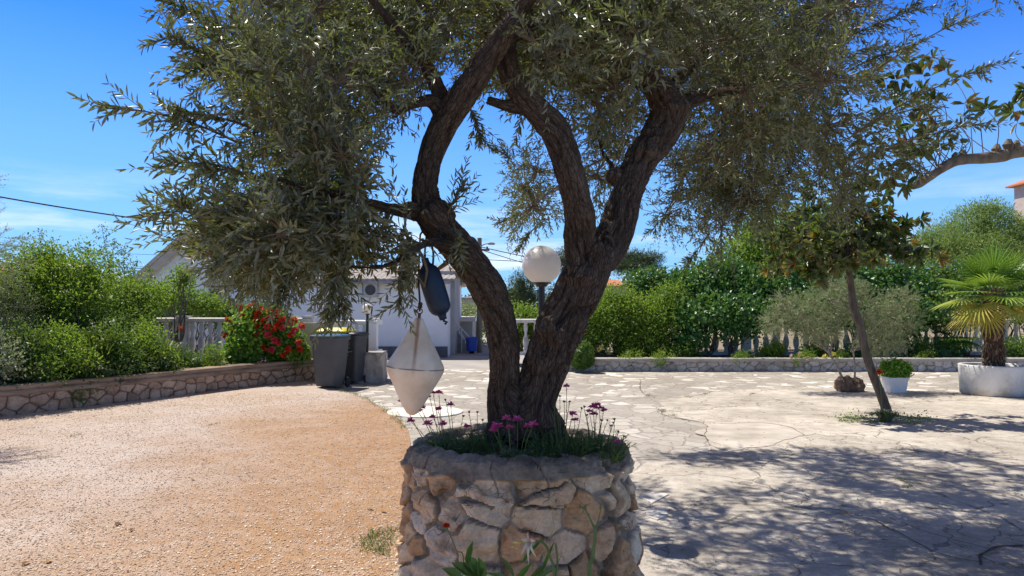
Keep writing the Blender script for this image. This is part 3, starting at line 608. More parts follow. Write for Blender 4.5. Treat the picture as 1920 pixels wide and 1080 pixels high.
# ------------------------------------------------------------------ round stone planter
PC = np.array([.035, 3.6]); PR = .508
def planter():
    t = thing('stone_planter', 'round rough stone planter with a cracked mortar rim around the big olive trunk', 'planter', (PC[0], PC[1], 0))
    zt = .86; nu = 720; s = 5
    zs = list(np.arange(0, zt, .0065)); prof = [(PR + .06 * (1 - z / .95) ** .8, z) for z in zs]
    prof += [(r_ - .032, z_) for r_, z_ in [(.556, .868), (.555, .88), (.552, .89), (.549, .90), (.545, .91), (.540, .92), (.534, .93), (.527, .938), (.518, .944), (.508, .948), (.497, .95), (.486, .95), (.475, .947), (.462, .943), (.450, .937), (.440, .926), (.435, .91), (.433, .89), (.432, .86)]]
    prof = np.array(prof); nv = len(prof); cr_ = np.r_[0, np.cumsum(np.hypot(*np.diff(prof, axis=0).T))]
    th = np.linspace(0, 2 * pi, nu, endpoint=False); TH, J = np.meshgrid(th, np.arange(nv), indexing='ij'); TH = TH.ravel(); J = J.ravel()
    u = TH * PR; v = prof[J, 1]; vv = cr_[J]
    rng = np.random.default_rng(42); Lu = 2 * pi * PR; sd = seeds_for(Lu, .92, .185, .125, rng, .8)
    sd = sd[(sd[:, 0] > 0) & (sd[:, 0] < Lu)]; sd = np.vstack([sd, np.c_[rng.uniform(0, Lu, 16), rng.uniform(.1, .9, 16)]]); sid = rng.random(len(sd)); tl = rng.normal(size=(len(sd), 4)); hh = rng.uniform(-1, 1, len(sd))
    sd3 = np.vstack([sd, sd - [Lu, 0], sd + [Lu, 0]]); n0 = len(sd); cs = np.c_[cos_(TH) * PR, sin_(TH) * PR, vv]
    wu = u + .050 * fbm(cs * 5, 2, 1) + .012 * fbm(cs * 20, 3, 3); wv = v + .045 * fbm(cs * 5 + 11, 2, 2) + .012 * fbm(cs * 20 + 5, 3, 4)
    e_, ix = edge_dist(wu, wv, sd3, 1.2); ixm = ix % n0; st = np.tile(sid, 3)[ix]
    gw = .003 + .014 * (fbm(cs * 3.5, 2, 7) + .10).clip(0) + .003 * rng.random(n0)[ixm]; body = sm(e_, gw * .7, gw + .006); mo = 1 - sm(e_, gw * .9, gw + .004)
    dx = wu - sd3[ix, 0]; dy = wv - sd3[ix, 1]
    facet = .10 * (tl[ixm, 0] * dx + tl[ixm, 1] * dy) - .50 * np.maximum(0, dx * np.sin(tl[ixm, 2] * 3) + dy * np.cos(tl[ixm, 2] * 3) - .012) - .42 * np.maximum(0, dx * np.cos(tl[ixm, 3] * 3) - dy * np.sin(tl[ixm, 3] * 3) - .025)
    strata = .010 * fbm(np.c_[cs[:, :2] * 8, (vv + .5 * u * tl[ixm, 0] * .4) * 42], 3, 9)
    rock = .022 * fbm(cs * 15, 5, 19) + .010 * np.abs(fbm(cs * 32, 3, 12)) + strata
    h = body * (.032 + .016 * hh[ixm]) + (facet + rock) * body + .004 * fbm(cs * 26, 3, 10) + .014 * fbm(cs * 3, 2, 20)
    lim = .905 + .12 * fbm(cs * np.array([4.5, 4.5, 0]), 3, 31)
    cap = sm(v + (J > len(zs)) * .2, lim - .006, lim + .006)
    hm = .016 + .028 * fbm(cs * 4, 3, 33) + .022 * fbm(cs * 12, 5, 34) + .006 * fbm(cs * 60, 2, 35)
    h = h * (1 - cap) + hm * cap; mo = np.maximum(mo, cap)
    # open crack on the right of the front and a few hairline ones in the mortar
    for a0, w0, dp in ((-43, .020, .09), (-137, .0024, .008), (-101, .0022, .007), (-80, .0024, .008)):
        ac = radians(a0) * PR + .07 * fbm(np.c_[vv * 5, vv * 0, vv * 0 + a0], 4, 40); du = np.abs(((u - ac + Lu / 2) % Lu) - Lu / 2)
        k = 1 - sm(du, w0 * .6, w0 * 1.5); k = k * (v < .925) if w0 > .01 else k * sm(v, .80, .83)
        h = h - dp * k; mo = np.maximum(mo, k * .999)
    hr = np.abs(fbm(cs * 4, 4, 51)); hair = (1 - sm(hr, .0, .014)) * cap; h = h - .007 * hair
    rad = prof[J, 0] + h * sm(.955 - v, 0, .03); z = v + np.where(J >= len(zs) + 4, (h - .020) * .9 * np.where(J < nv - 4, 1, 0), 0)
    wav = .018 * fbm(np.c_[cos_(TH) * 1.2, sin_(TH) * 1.2, TH * 0], 2, 60); rad = rad + wav
    co = np.c_[PC[0] + rad * cos_(TH), PC[1] + rad * sin_(TH), z]
    i, j = np.meshgrid(np.arange(nu), np.arange(nv - 1), indexing='ij'); a = (i * nv + j).ravel(); b_ = (((i + 1) % nu) * nv + j).ravel()
    q = np.c_[a, b_, b_ + 1, a + 1]
    mesh_np('stonework', co, np.full(len(q), 4), q, M_planterstone, t, {'stone': st, 'mortar': np.clip(mo, 0, 1)}, False)
    # soil
    n = 60; V = []; Fs = []
    g = np.linspace(-.5, .5, n); X, Y = np.meshgrid(g, g, indexing='ij'); X = X.ravel(); Y = Y.ravel(); Z = .905 + .03 * fbm(np.c_[X * 5, Y * 5, X * 0], 3, 2) + .03 * np.exp(-(X ** 2 + Y ** 2) * 18)
    k = np.hypot(X, Y); Z = np.where(k > .47, .85, Z); s_ = np.minimum(1, .475 / np.maximum(k, 1e-6)); co = np.c_[PC[0] + X * s_, PC[1] + Y * s_, Z]
    i, j = np.meshgrid(np.arange(n - 1), np.arange(n - 1), indexing='ij'); a = (i * n + j).ravel(); q = np.c_[a, a + n, a + n + 1, a + 1]
    mesh_np('soil', co, np.full(len(q), 4), q, M_soil, t, None, True)
    return t
cos_, sin_ = np.cos, np.sin
planter()
def soilz(x, y):
    X = x - PC[0]; Y = y - PC[1]
    return .905 + .03 * float(fbm(np.array([[X * 5, Y * 5, 0]]), 3, 2)[0]) + .03 * math.exp(-(X * X + Y * Y) * 18)
# pebbles on the soil and scattered stones in the gravel
M_chip = leafmat('stone_chips', [(0, (.38, .27, .18)), (.5, (.60, .46, .34)), (1, (.82, .72, .58))], None, .9, 0.0, .2)
def pebbles(name, pts, size, label, cat, flat=.6, mat=None):
    ico = [(0, 0, 1), (.89, 0, .45), (.28, .85, .45), (-.72, .53, .45), (-.72, -.53, .45), (.28, -.85, .45), (.72, .53, -.45), (-.28, .85, -.45), (-.89, 0, -.45), (-.28, -.85, -.45), (.72, -.53, -.45), (0, 0, -1)]
    fc = [(0, 1, 2), (0, 2, 3), (0, 3, 4), (0, 4, 5), (0, 5, 1), (1, 6, 2), (2, 7, 3), (3, 8, 4), (4, 9, 5), (5, 10, 1), (2, 6, 7), (3, 7, 8), (4, 8, 9), (5, 9, 10), (1, 10, 6), (11, 7, 6), (11, 8, 7), (11, 9, 8), (11, 10, 9), (11, 6, 10)]
    ico = np.array(ico); k = len(pts); pts = np.asarray(pts); sz = size * NR.uniform(.5, 1.5, (k, 1, 1)) * NR.uniform(.7, 1.3, (k, 1, 3)) * np.array([1, 1, flat])
    V = pts[:, None] + (ico[None] * (1 + NR.normal(size=(k, 12, 1)) * .15)) * sz
    idx = (np.arange(k) * 12)[:, None] + np.array(fc).ravel()[None]
    o = mesh_np(name, V.reshape(-1, 3), np.full(k * 20, 3), idx.ravel(), mat or M_pebble, None, {'tint': np.repeat(NR.random(k), 12)}, False)
    tag(o, label, cat, kind='stuff')
a = NR.uniform(0, 2 * pi, 900); r = .47 * np.sqrt(NR.random(900)); pp = np.c_[PC[0] + r * np.cos(a), PC[1] + r * np.sin(a)]
k = np.hypot(pp[:, 0] - PC[0], pp[:, 1] - PC[1]) > .12; pp = pp[k]
pebbles('pebbles', np.c_[pp, [soilz(x, y) + .004 for x, y in pp]], .011, 'small pale stones covering the soil inside the round planter', 'pebbles')
def in_gravel(x, y): return x < np.interp(y, [2.5, 5, 7.2, 9.4, 10.5, 11.5, 12.6, 14], [-.25, -.62, -.98, -1.35, -1.65, -2.1, -2.6, -3.6])
n = 30000; yy = 3.4 + 10 * NR.random(n) ** 1.7; xx = -yy * .73 * NR.random(n) - .3; k = in_gravel(xx, yy)
pebbles('gravel', np.c_[xx, yy, xx * 0 + .022][k], 0.0062, 'loose pinkish crushed stone spread over the yard', 'gravel', .7, M_chip)
#@@PART3
# ================================================================== THE BIG OLIVE TREE
def inpoly(x, y, poly):
    c = False; j = len(poly) - 1
    for i in range(len(poly)):
        if (poly[i][1] > y) != (poly[j][1] > y) and x < (poly[j][0] - poly[i][0]) * (y - poly[i][1]) / (poly[j][1] - poly[i][1]) + poly[i][0]: c = not c
        j = i
    return c
def limb(rows):
    """rows of (photo x, photo y, distance, radius in photo px) -> smooth centre line with radii in metres"""
    a = []
    for px, py, Y, r in rows: p = P(px, py, Y); a.append([p[0], p[1], p[2], .82 * r * Y / F])
    return arc(a, 8)
LIMBS = [
 limb([(972, 850, 3.62, 60), (958, 800, 3.62, 46), (945, 745, 3.6, 36), (946, 690, 3.58, 32), (942, 630, 3.55, 34), (925, 565, 3.5, 37), (893, 508, 3.45, 39), (850, 455, 3.42, 40), (812, 410, 3.4, 38), (798, 365, 3.4, 33), (803, 310, 3.38, 29), (822, 255, 3.35, 31), (850, 205, 3.3, 32), (888, 150, 3.25, 31), (925, 95, 3.2, 27), (955, 50, 3.15, 23), (985, 5, 3.1, 20), (1020, -60, 3.0, 16), (1040, -140, 2.95, 10)]),
 limb([(1000, 860, 3.62, 66), (994, 800, 3.62, 46), (1004, 745, 3.6, 44), (1018, 700, 3.6, 46), (1036, 650, 3.6, 51), (1056, 600, 3.6, 53), (1080, 555, 3.6, 52), (1103, 505, 3.6, 50), (1122, 460, 3.62, 38)]),
 limb([(1095, 500, 3.58, 36), (1088, 450, 3.55, 34), (1086, 400, 3.5, 31), (1073, 345, 3.45, 31), (1058, 290, 3.42, 32), (1040, 245, 3.4, 33), (1010, 210, 3.38, 30), (978, 175, 3.36, 28), (955, 135, 3.35, 27), (950, 80, 3.34, 24), (965, 20, 3.32, 20), (975, -50, 3.3, 15), (960, -150, 3.3, 10)]),
 limb([(1122, 490, 3.66, 38), (1145, 455, 3.7, 36), (1162, 410, 3.75, 35), (1178, 355, 3.8, 33), (1202, 300, 3.85, 35), (1235, 255, 3.9, 38), (1252, 215, 3.9, 38), (1240, 175, 3.88, 33), (1222, 145, 3.85, 27), (1210, 128, 3.82, 20)]),
 limb([(1000, 205, 3.38, 20), (960, 200, 3.37, 14), (930, 192, 3.36, 11), (912, 188, 3.36, 8)]),
 limb([(1255, 215, 3.9, 26), (1285, 192, 4.0, 20), (1315, 182, 4.15, 15), (1350, 175, 4.4, 12), (1420, 150, 5.0, 11), (1500, 120, 5.8, 9), (1560, 60, 6.6, 7)]),
 limb([(805, 400, 3.4, 30), (770, 395, 3.35, 20), (735, 392, 3.25, 13), (690, 380, 3.1, 10), (640, 370, 2.95, 8), (570, 350, 2.8, 6), (500, 330, 2.7, 4)]),
 limb([(835, 225, 3.33, 22), (810, 190, 3.3, 16), (775, 195, 3.25, 12), (748, 208, 3.2, 10), (722, 190, 3.15, 8), (690, 165, 3.1, 7), (600, 150, 3.0, 5)]),
 limb([(860, 470, 3.42, 20), (830, 455, 3.3, 14), (795, 458, 3.2, 10), (760, 480, 3.1, 8), (715, 500, 3.0, 6), (650, 500, 2.9, 5)]),
 limb([(820, 270, 3.36, 24), (830, 220, 3.35, 22), (822, 170, 3.33, 18), (790, 110, 3.25, 14), (740, 50, 3.1, 11), (680, -20, 3.0, 9), (600, -90, 2.9, 6)]),
 limb([(1145, 335, 3.8, 8), (1146, 310, 3.85, 6), (1130, 285, 3.95, 5), (1120, 240, 4.1, 4)]),
 limb([(1235, 185, 3.88, 20), (1280, 140, 4.2, 15), (1330, 80, 4.8, 12), (1400, 20, 5.6, 10), (1480, -40, 6.4, 7)]),
 limb([(950, 80, 3.34, 15), (1010, 40, 3.5, 12), (1080, 0, 3.8, 10), (1150, -40, 4.2, 7)]),
]
OT = thing('olive_tree', 'big forked old olive tree with dark rough bark growing from the round stone planter', 'tree', (PC[0] + .03, PC[1], .93))
def olive_trunk():
    m = MB()
    for lm in LIMBS:
        n = len(lm); w = 1 + .07 * fbm(np.c_[lm[:, :3] * 5], 2, 7)
        m.tube(lm[:, :3], lm[:, 3] * w, 18)
    # root flare and burls
    for a0, q in ((200, .14), (250, .13), (300, .14), (340, .13), (20, .13), (90, .15), (150, .13)):
        c = np.array([PC[0] + .03, PC[1]]); d = np.array([cos(radians(a0)), sin(radians(a0))])
        m.tube([(*(c + d * .02), 1.20), (*(c + d * .10), 1.05), (*(c + d * .16), .96), (*(c + d * q * 1.25), .88)], [.07, .07, .06, .035], 10)
    def burl(px, py, Y, r, sq=1): 
        p = P(px, py, Y); k = r * Y / F; m.lathe([(0.01, -k), (k * .6, -k * .75), (k, 0), (k * .6, k * .75), (.01, k)], p, 12)
    burl(1215, 285, 3.80, 24); burl(1222, 262, 3.84, 26); burl(1150, 330, 3.80, 17); burl(1035, 620, 3.50, 30); burl(934, 705, 3.58, 13); burl(936, 748, 3.58, 15); burl(820, 405, 3.36, 34); burl(1262, 205, 3.88, 34); burl(1210, 150, 3.86, 26); burl(875, 470, 3.42, 28); burl(1085, 520, 3.55, 36)
    o = m.build('tmp', M_bark); md = o.modifiers.new('r', 'REMESH'); md.mode = 'VOXEL'; md.voxel_size = .0075
    s2 = o.modifiers.new('s', 'SMOOTH'); s2.iterations = 4; s2.factor = .5
    dg = bpy.context.evaluated_depsgraph_get(); me = o.evaluated_get(dg).to_mesh()
    V = np.zeros(len(me.vertices) * 3, np.float32); me.vertices.foreach_get('co', V); V = V.reshape(-1, 3).astype(float)
    NN = np.zeros(len(me.vertices) * 3, np.float32); me.vertices.foreach_get('normal', NN); NN = NN.reshape(-1, 3).astype(float)
    cnt = np.zeros(len(me.polygons), np.int32); me.polygons.foreach_get('loop_total', cnt)
    ix = np.zeros(len(me.loops), np.int32); me.loops.foreach_get('vertex_index', ix)
    o.evaluated_get(dg).to_mesh_clear(); md_ = o.data; bpy.data.objects.remove(o); bpy.data.meshes.remove(md_)
    # bark coordinates: round the limb and along it
    cp = []; e1s = []; e2s = []; ss = []; rr = []; so_ = 0
    for lm in LIMBS:
        c = lm[:, :3]; s = 0; up = np.array([0, -1., 0])
        for i in range(len(c)):
            d = nrm(c[min(i + 1, len(c) - 1)] - c[max(i - 1, 0)]); a = nrm(np.cross(up, d)); b = np.cross(d, a); up = b
            if i: s += np.linalg.norm(c[i] - c[i - 1])
            cp.append(c[i]); e1s.append(a); e2s.append(b); ss.append(s + so_); rr.append(lm[i, 3])
        so_ += 0.0
    cp, e1s, e2s, ss, rr = map(np.array, (cp, e1s, e2s, ss, rr)); near = np.zeros(len(V), int)
    for a in range(0, len(V), 20000):
        D = np.linalg.norm(V[a:a + 20000, None] - cp[None], axis=2) - rr[None]; near[a:a + 20000] = D.argmin(1)
    off = V - cp[near]; x = (off * e1s[near]).sum(1); y = (off * e2s[near]).sum(1); dn = np.cross(e1s[near], e2s[near]); sax = ss[near] + (off * dn).sum(1)
    tw = sax * .9; l = np.hypot(x, y) + 1e-6; rq = np.clip(rr[near], .03, .2); ang = np.arctan2(y, x) + tw; bx = np.cos(ang) * rq; by = np.sin(ang) * rq
    bark = np.c_[bx, by, sax * .24] + .012 * np.c_[fbm(V * 6, 2, 1), fbm(V * 6, 2, 2), fbm(V * 6, 2, 3) * .3]
    g1 = np.abs(fbm(bark * 13, 3, 3)); g2 = np.abs(fbm(bark * 34, 2, 5)); amp = np.clip(rr[near] / .09, .35, 1.15)
    r1 = 1 - sm(g1, 0, .12); r2 = 1 - sm(g2, 0, .16); big = fbm(np.c_[bx * 7, by * 7, sax * .8], 3, 8)
    h = amp * (-.016 * r1 - .011 * r2 + .022 * big + .009 * fbm(bark * 60, 3, 9))
    # hollows and dark seams
    for px, py, Y, r, dp in ((1085, 540, 3.45, .05, .05), (1060, 585, 3.45, .045, .045), (1035, 630, 3.42, .035, .04), (1108, 480, 3.5, .04, .05), (1015, 660, 3.45, .03, .03), (985, 700, 3.5, .03, .05), (978, 740, 3.5, .03, .05), (985, 780, 3.5, .03, .05)):
        p = P(px, py, Y); dd = np.linalg.norm((V - p) * np.array([1, .6, .55]), axis=1); h = h - dp * np.exp(-(dd / r) ** 2)
    V = V + NN * h[:, None]
    rd = np.clip(.75 * r1 + .5 * r2, 0, 1) * .8
    mesh_np('trunk', V, cnt, ix, M_bark, OT, {'bark': bark, 'ridge': rd}, True)
olive_trunk()

HOLE = [[(768, 420), (765, 300), (790, 210), (840, 130), (905, 60), (950, 60), (930, 190), (1000, 215), (1050, 260), (1060, 430), (1100, 470), (1130, 400), (1160, 300), (1200, 160), (1320, 160), (1300, 230), (1250, 300), (1200, 420), (1150, 560), (1000, 620), (930, 520), (860, 500), (820, 470)]]
OPEN = [[(420, 568), (610, 568), (610, 650), (420, 650)], [(785, 490), (850, 490), (850, 610), (785, 610)], [(180, 450), (290, 440), (320, 500), (390, 555), (450, 600), (470, 620), (200, 620)], [(655, 505), (735, 495), (770, 600), (648, 600)], [(850, 260), (925, 230), (930, 560), (880, 470), (850, 410)], [(1000, 440), (1055, 440), (1050, 600), (960, 600), (930, 520)]]
def project(p):
    q = np.asarray(p) - CAM; c, s = cos(PITCH), sin(PITCH); dy = q[:, 1] * c + q[:, 2] * s; uz = -q[:, 1] * s + q[:, 2] * c
    return 960 + F * q[:, 0] / dy, 540 - F * uz / dy, q[:, 1]
def clear(base, d, ln):
    """light-starved places where the old tree carries no twigs: in front of its limbs and inside the fork"""
    k = np.ones(len(base), bool)
    for f_ in (0, .5, 1):
        x, y, Y = project(base + nrm(d) * np.asarray(ln).reshape(-1, 1) * f_)
        for i in range(len(base)):
            if not k[i]: continue
            if any(inpoly(x[i], y[i], h) for h in OPEN if Y[i] < 9) or (Y[i] < 3.75 and y[i] > 70 and inpoly(x[i], y[i], HOLE[0])): k[i] = False
            elif Y[i] < 4.2 and y[i] > 592: k[i] = False
    return k
def twigset(lb, tb, base, d, ln, m=9, grav=.12, L0=.052, W0=.0125, tint=None, rt=.0016, prune=False):
    """opposite-leaved twigs, all at once"""
    if prune:
        d = nrm(d); k = clear(base, d, ln); base = base[k]; d = d[k]; ln = ln[k]; tint = tint[k]
        if np.ndim(grav): grav = grav[k]
        if not len(base): return
    n = len(base); base = np.asarray(base, float); d = nrm(d); ln = np.asarray(ln, float)
    g = np.array([0, 0, -1.]) * grav; side = nrm(np.cross(d, rnd_dir(n))); bend = side * NR.uniform(-.25, .25, (n, 1))
    up = np.cross(d, side)
    t = (np.arange(m) + .6) / m; T = t[None, :, None]
    pos = base[:, None] + d[:, None] * ln[:, None, None] * T + (g + bend)[:, None] * (ln[:, None, None] * T ** 2)
    tan = nrm(d[:, None] + 2 * (g + bend)[:, None] * T)
    k = np.arange(m); ph = k * (pi / 2)
    for sg in (1, -1):
        a = ph[None] + (0 if sg > 0 else pi) + NR.normal(size=(n, m)) * .35
        sv = np.cos(a)[..., None] * side[:, None] + np.sin(a)[..., None] * up[:, None]
        op = NR.uniform(.7, 1.35, (n, m, 1)) * (1.15 - .5 * T)
        ld = tan * (1.0) + sv * op + np.array([0, 0, -.08]); nn = tan - sv * .35 + NR.normal(size=(n, m, 3)) * .35
        flip = np.where(NR.random((n, m, 1)) < .22, -1, 1); nn = nn * flip
        sz = NR.uniform(.7, 1.2, (n, m)) * (1.12 - .45 * t[None]); keep = (NR.random((n, m)) < .93).ravel()
        tt = (NR.random((n, m)) * .6 + (tint if tint is not None else NR.random(n) * .4)[:, None]).ravel()
        lb.leaves(pos.reshape(-1, 3)[keep], ld.reshape(-1, 3)[keep], nn.reshape(-1, 3)[keep], (L0 * sz).ravel()[keep], (W0 * sz).ravel()[keep], 'lance', np.clip(tt, 0, 1)[keep])
    # the twig itself: three-sided rod in three steps
    ts = np.linspace(0, 1, 4); R_ = rt * np.linspace(1.2, .45, 4)
    pc = base[:, None] + d[:, None] * ln[:, None, None] * ts[None, :, None] + (g + bend)[:, None] * (ln[:, None, None] * ts[None, :, None] ** 2)
    ang = np.arange(3) * 2 * pi / 3; ring = np.cos(ang)[None, None, :, None] * side[:, None, None] + np.sin(ang)[None, None, :, None] * up[:, None, None]
    V = (pc[:, :, None] + ring * R_[None, :, None, None]).reshape(-1, 3)
    f = []
    for i in range(3):
        for j in range(3): j2 = (j + 1) % 3; f.append((i * 3 + j, i * 3 + j2, i * 3 + 3 + j2, i * 3 + 3 + j))
    f = np.array(f).ravel(); idx = (np.arange(n) * 12)[:, None] + f[None]
    tb.add(V, np.full(n * 9, 4), idx.ravel(), np.repeat(NR.random(n), 12))
def rods(tb, A, B, ra, rb, sag=.0):
    """thin bent rods from A to B"""
    n = len(A); A = np.asarray(A, float); B = np.asarray(B, float); d = nrm(B - A); side = nrm(np.cross(d, rnd_dir(n))); up = np.cross(d, side); ln = np.linalg.norm(B - A, axis=1)
    ts = np.linspace(0, 1, 6); bow = (side * NR.uniform(-.14, .14, (n, 1)) + np.array([0, 0, sag])) * ln[:, None]
    pc = A[:, None] + (B - A)[:, None] * ts[None, :, None] + bow[:, None] * (4 * ts * (1 - ts))[None, :, None] + NR.normal(size=(n, 6, 3)) * .012 * np.minimum(ln, 1)[:, None, None] * np.array([0, 1, 1, 1, 1, 0])[None, :, None]
    rad = np.asarray(ra).reshape(-1, 1) * (1 - ts) + np.asarray(rb).reshape(-1, 1) * ts; rad = np.broadcast_to(rad, (n, 6))
    ang = np.arange(5) * 2 * pi / 5; ring = np.cos(ang)[None, None, :, None] * side[:, None, None] + np.sin(ang)[None, None, :, None] * up[:, None, None]
    V = (pc[:, :, None] + ring * rad[:, :, None, None]).reshape(-1, 3); f = []
    for i in range(5):
        for j in range(5): j2 = (j + 1) % 5; f.append((i * 5 + j, i * 5 + j2, i * 5 + 5 + j2, i * 5 + 5 + j))
    f = np.array(f).ravel(); idx = (np.arange(n) * 30)[:, None] + f[None]
    tb.add(V, np.full(n * 25, 4), idx.ravel(), np.repeat(NR.random(n), 30)); return pc
def olive_crown():
    lb = LB(); tb = LB(); cl = []   # clumps: centre, radius, twigs, leaf size factor
    rg = random.Random(5)
    def fill(poly, y0, y1, n, r, tw, lf=1.0, mind=.55):
        xs = [p[0] for p in poly]; ys = [p[1] for p in poly]; got = []; tries = 0
        while len(got) < n and tries < 20000:
            tries += 1; x = rg.uniform(min(xs), max(xs)); y = rg.uniform(min(ys), max(ys))
            if not inpoly(x, y, poly): continue
            Y = rg.uniform(y0, y1); p = P(x, y, Y)
            if any(np.linalg.norm(p - q) < r * mind for q in got): continue
            got.append(p); cl.append((p, r * rg.uniform(.8, 1.2), tw, lf * rg.uniform(.82, 1.32)))
    # left side, close to the camera
    fill([(420, -20), (880, -20), (850, 60), (800, 130), (740, 190), (640, 230), (440, 230), (400, 120)], 2.7, 4.4, 33, .21, 33)
    fill([(440, 220), (690, 200), (760, 250), (740, 330), (560, 330), (460, 290)], 2.7, 4.2, 10, .18, 24)
    fill([(430, 330), (700, 350), (720, 400), (690, 440), (540, 450), (420, 430)], 2.6, 3.9, 11, .18, 28)
    fill([(430, 430), (680, 430), (650, 480), (580, 500), (500, 480), (430, 455)], 2.7, 3.7, 13, .17, 32)
    fill([(600, 440), (790, 430), (770, 480), (700, 480)], 2.9, 3.4, 5, .16, 26)
    fill([(745, 500), (840, 505), (850, 545), (770, 550)], 3.25, 3.7, 3, .12, 18)
    fill([(370, 450), (470, 450), (540, 530), (440, 520)], 2.7, 3.3, 7, .14, 28)
    fill([(560, -20), (860, -20), (800, 110), (740, 180), (600, 190)], 3.5, 4.8, 14, .25, 34)
    fill([(900, -20), (1250, -20), (1240, 90), (1120, 150), (960, 120)], 3.0, 3.6, 9, .22, 30)
    # middle, above and behind the fork
    fill([(820, -20), (1260, -20), (1230, 110), (1140, 190), (1010, 160), (900, 110)], 3.5, 5.2, 30, .30, 40)
    fill([(955, 285), (1035, 300), (1045, 430), (975, 400)], 5.2, 6.6, 6, .22, 34, .95)
    fill([(1110, 190), (1180, 200), (1165, 320), (1120, 380)], 4.5, 6.0, 7, .24, 30)
    # right side, reaching away from the camera
    fill([(1230, -20), (1600, -20), (1600, 120), (1560, 240), (1400, 260), (1300, 220)], 3.8, 7.2, 46, .34, 44)
    fill([(1290, 230), (1600, 230), (1560, 330), (1480, 385), (1330, 380), (1250, 320)], 4.6, 7.6, 23, .30, 32)
    fill([(1230, 340), (1430, 350), (1420, 400), (1330, 440), (1230, 400)], 5.2, 7.4, 10, .25, 26)
    fill([(1400, 350), (1640, 290), (1620, 380), (1400, 420)], 5.2, 7.5, 9, .24, 28)
    # the roof of the crown, above the picture
    for k in range(64):
        a = rg.uniform(0, 2 * pi); x = rg.uniform(-2.0, 3.6); y = rg.uniform(2.5, 8.2); z = 3.75 + rg.uniform(-.35, .75) + .1 * (y - 3)
        if x < -.2 and y > 4.6: continue
        if x > 1 and y < 3.3: continue
        cl.append((np.array([x, y, z]), .40, 26, 1.1))
    for k in range(120):
        x = rg.uniform(-1.2, 2.9); y = rg.uniform(5.4, 9.6); z = 4.8 + rg.uniform(-.3, .7)
        if float(fbm(np.array([[x * .9, y * .9, 3.3]]), 2, 77)[0]) < -.19: continue
        cl.append((np.array([x, y, z]), .40, 34, 1.45))
    allp = np.vstack([lm[:, :3] for lm in LIMBS[2:]] + [LIMBS[0][60:, :3]]); allr = np.r_[np.concatenate([lm[:, 3] for lm in LIMBS[2:]]), LIMBS[0][60:, 3]]
    A = []; B = []; ra = []
    placed = []
    for c, r, tw, lf in sorted(cl, key=lambda q: np.linalg.norm(allp - q[0], axis=1).min()):
        D = np.linalg.norm(allp - c, axis=1); i = int(D.argmin()); src = allp[i]; best = D[i]; rr_ = min(allr[i] * .5, .016 + .008 * best)
        for q in placed:
            e_ = np.linalg.norm(q - c)
            if e_ < best * .8: best = e_; src = q; rr_ = .010
        A.append(src); B.append(c); ra.append(rr_); placed.append(c)
        n = tw; dd = rnd_dir(n); base = c + dd * r * NR.uniform(.15, .85, (n, 1)); out = nrm(c - np.array([.6, 4.2, 2.6]))
        dr = dd * .8 + out * .35 + rnd_dir(n) * .45 + np.array([0, 0, -.05])
        ln = NR.uniform(.13, .30, n); kk = clear(base, dr, ln)
        if kk.any(): rods(tb, np.repeat(c[None], kk.sum(), 0), base[kk], np.full(kk.sum(), .0034), np.full(kk.sum(), .0018))
        tn = np.clip(NR.random(n) * .3 + rg.uniform(0, .3), 0, .5)
        twigset(lb, tb, base, dr, ln, 8, NR.uniform(.02, .25, (n, 1)), 0.049 * lf, .0120 * lf, tn, prune=True)
    rods(tb, np.array(A), np.array(B), np.array(ra), np.full(len(A), .0045), .03)
    # long shoots that stick out against the sky
    def spray(a, b, Y0, Y1, side=10, lf=1.0, dz=0.0):
        p0, p1 = P(*a, Y0), P(*b, Y1); t = np.linspace(0, 1, 14)[:, None]; mid = np.array([0, 0, .06 * np.linalg.norm(p1 - p0) + dz]); path = p0 * (1 - t) + p1 * t + mid * 4 * t * (1 - t)
        m = MB(); m.tube(path, np.linspace(.006, .0016, 14), 5); tb.mb(m)
        dm = nrm(p1 - p0); k = side; tt = NR.uniform(.05, .95, k); ii = (tt * 13).astype(int); bs = path[ii]
        ty = NR.choice([0, .35]); dr = dm + rnd_dir(k) * .75; twigset(lb, tb, bs, dr, NR.uniform(.10, .24, k) * (1.15 - .6 * tt), 8, .1, .052 * lf, .0118 * lf, NR.random(k) * .3 + ty)
        twigset(lb, tb, path[9:10], path[13:14] - path[9:10], np.array([np.linalg.norm(path[13] - path[9]) * 1.05]), 9, .0, .053 * lf, .012 * lf, np.array([.2]))
        for q in range(1, 9, 1): twigset(lb, tb, path[q:q + 1], path[q + 1:q + 2] - path[q:q + 1], np.array([np.linalg.norm(path[q + 1] - path[q]) * 1.1]), 2, .0, .05 * lf, .012 * lf, np.array([.2]))
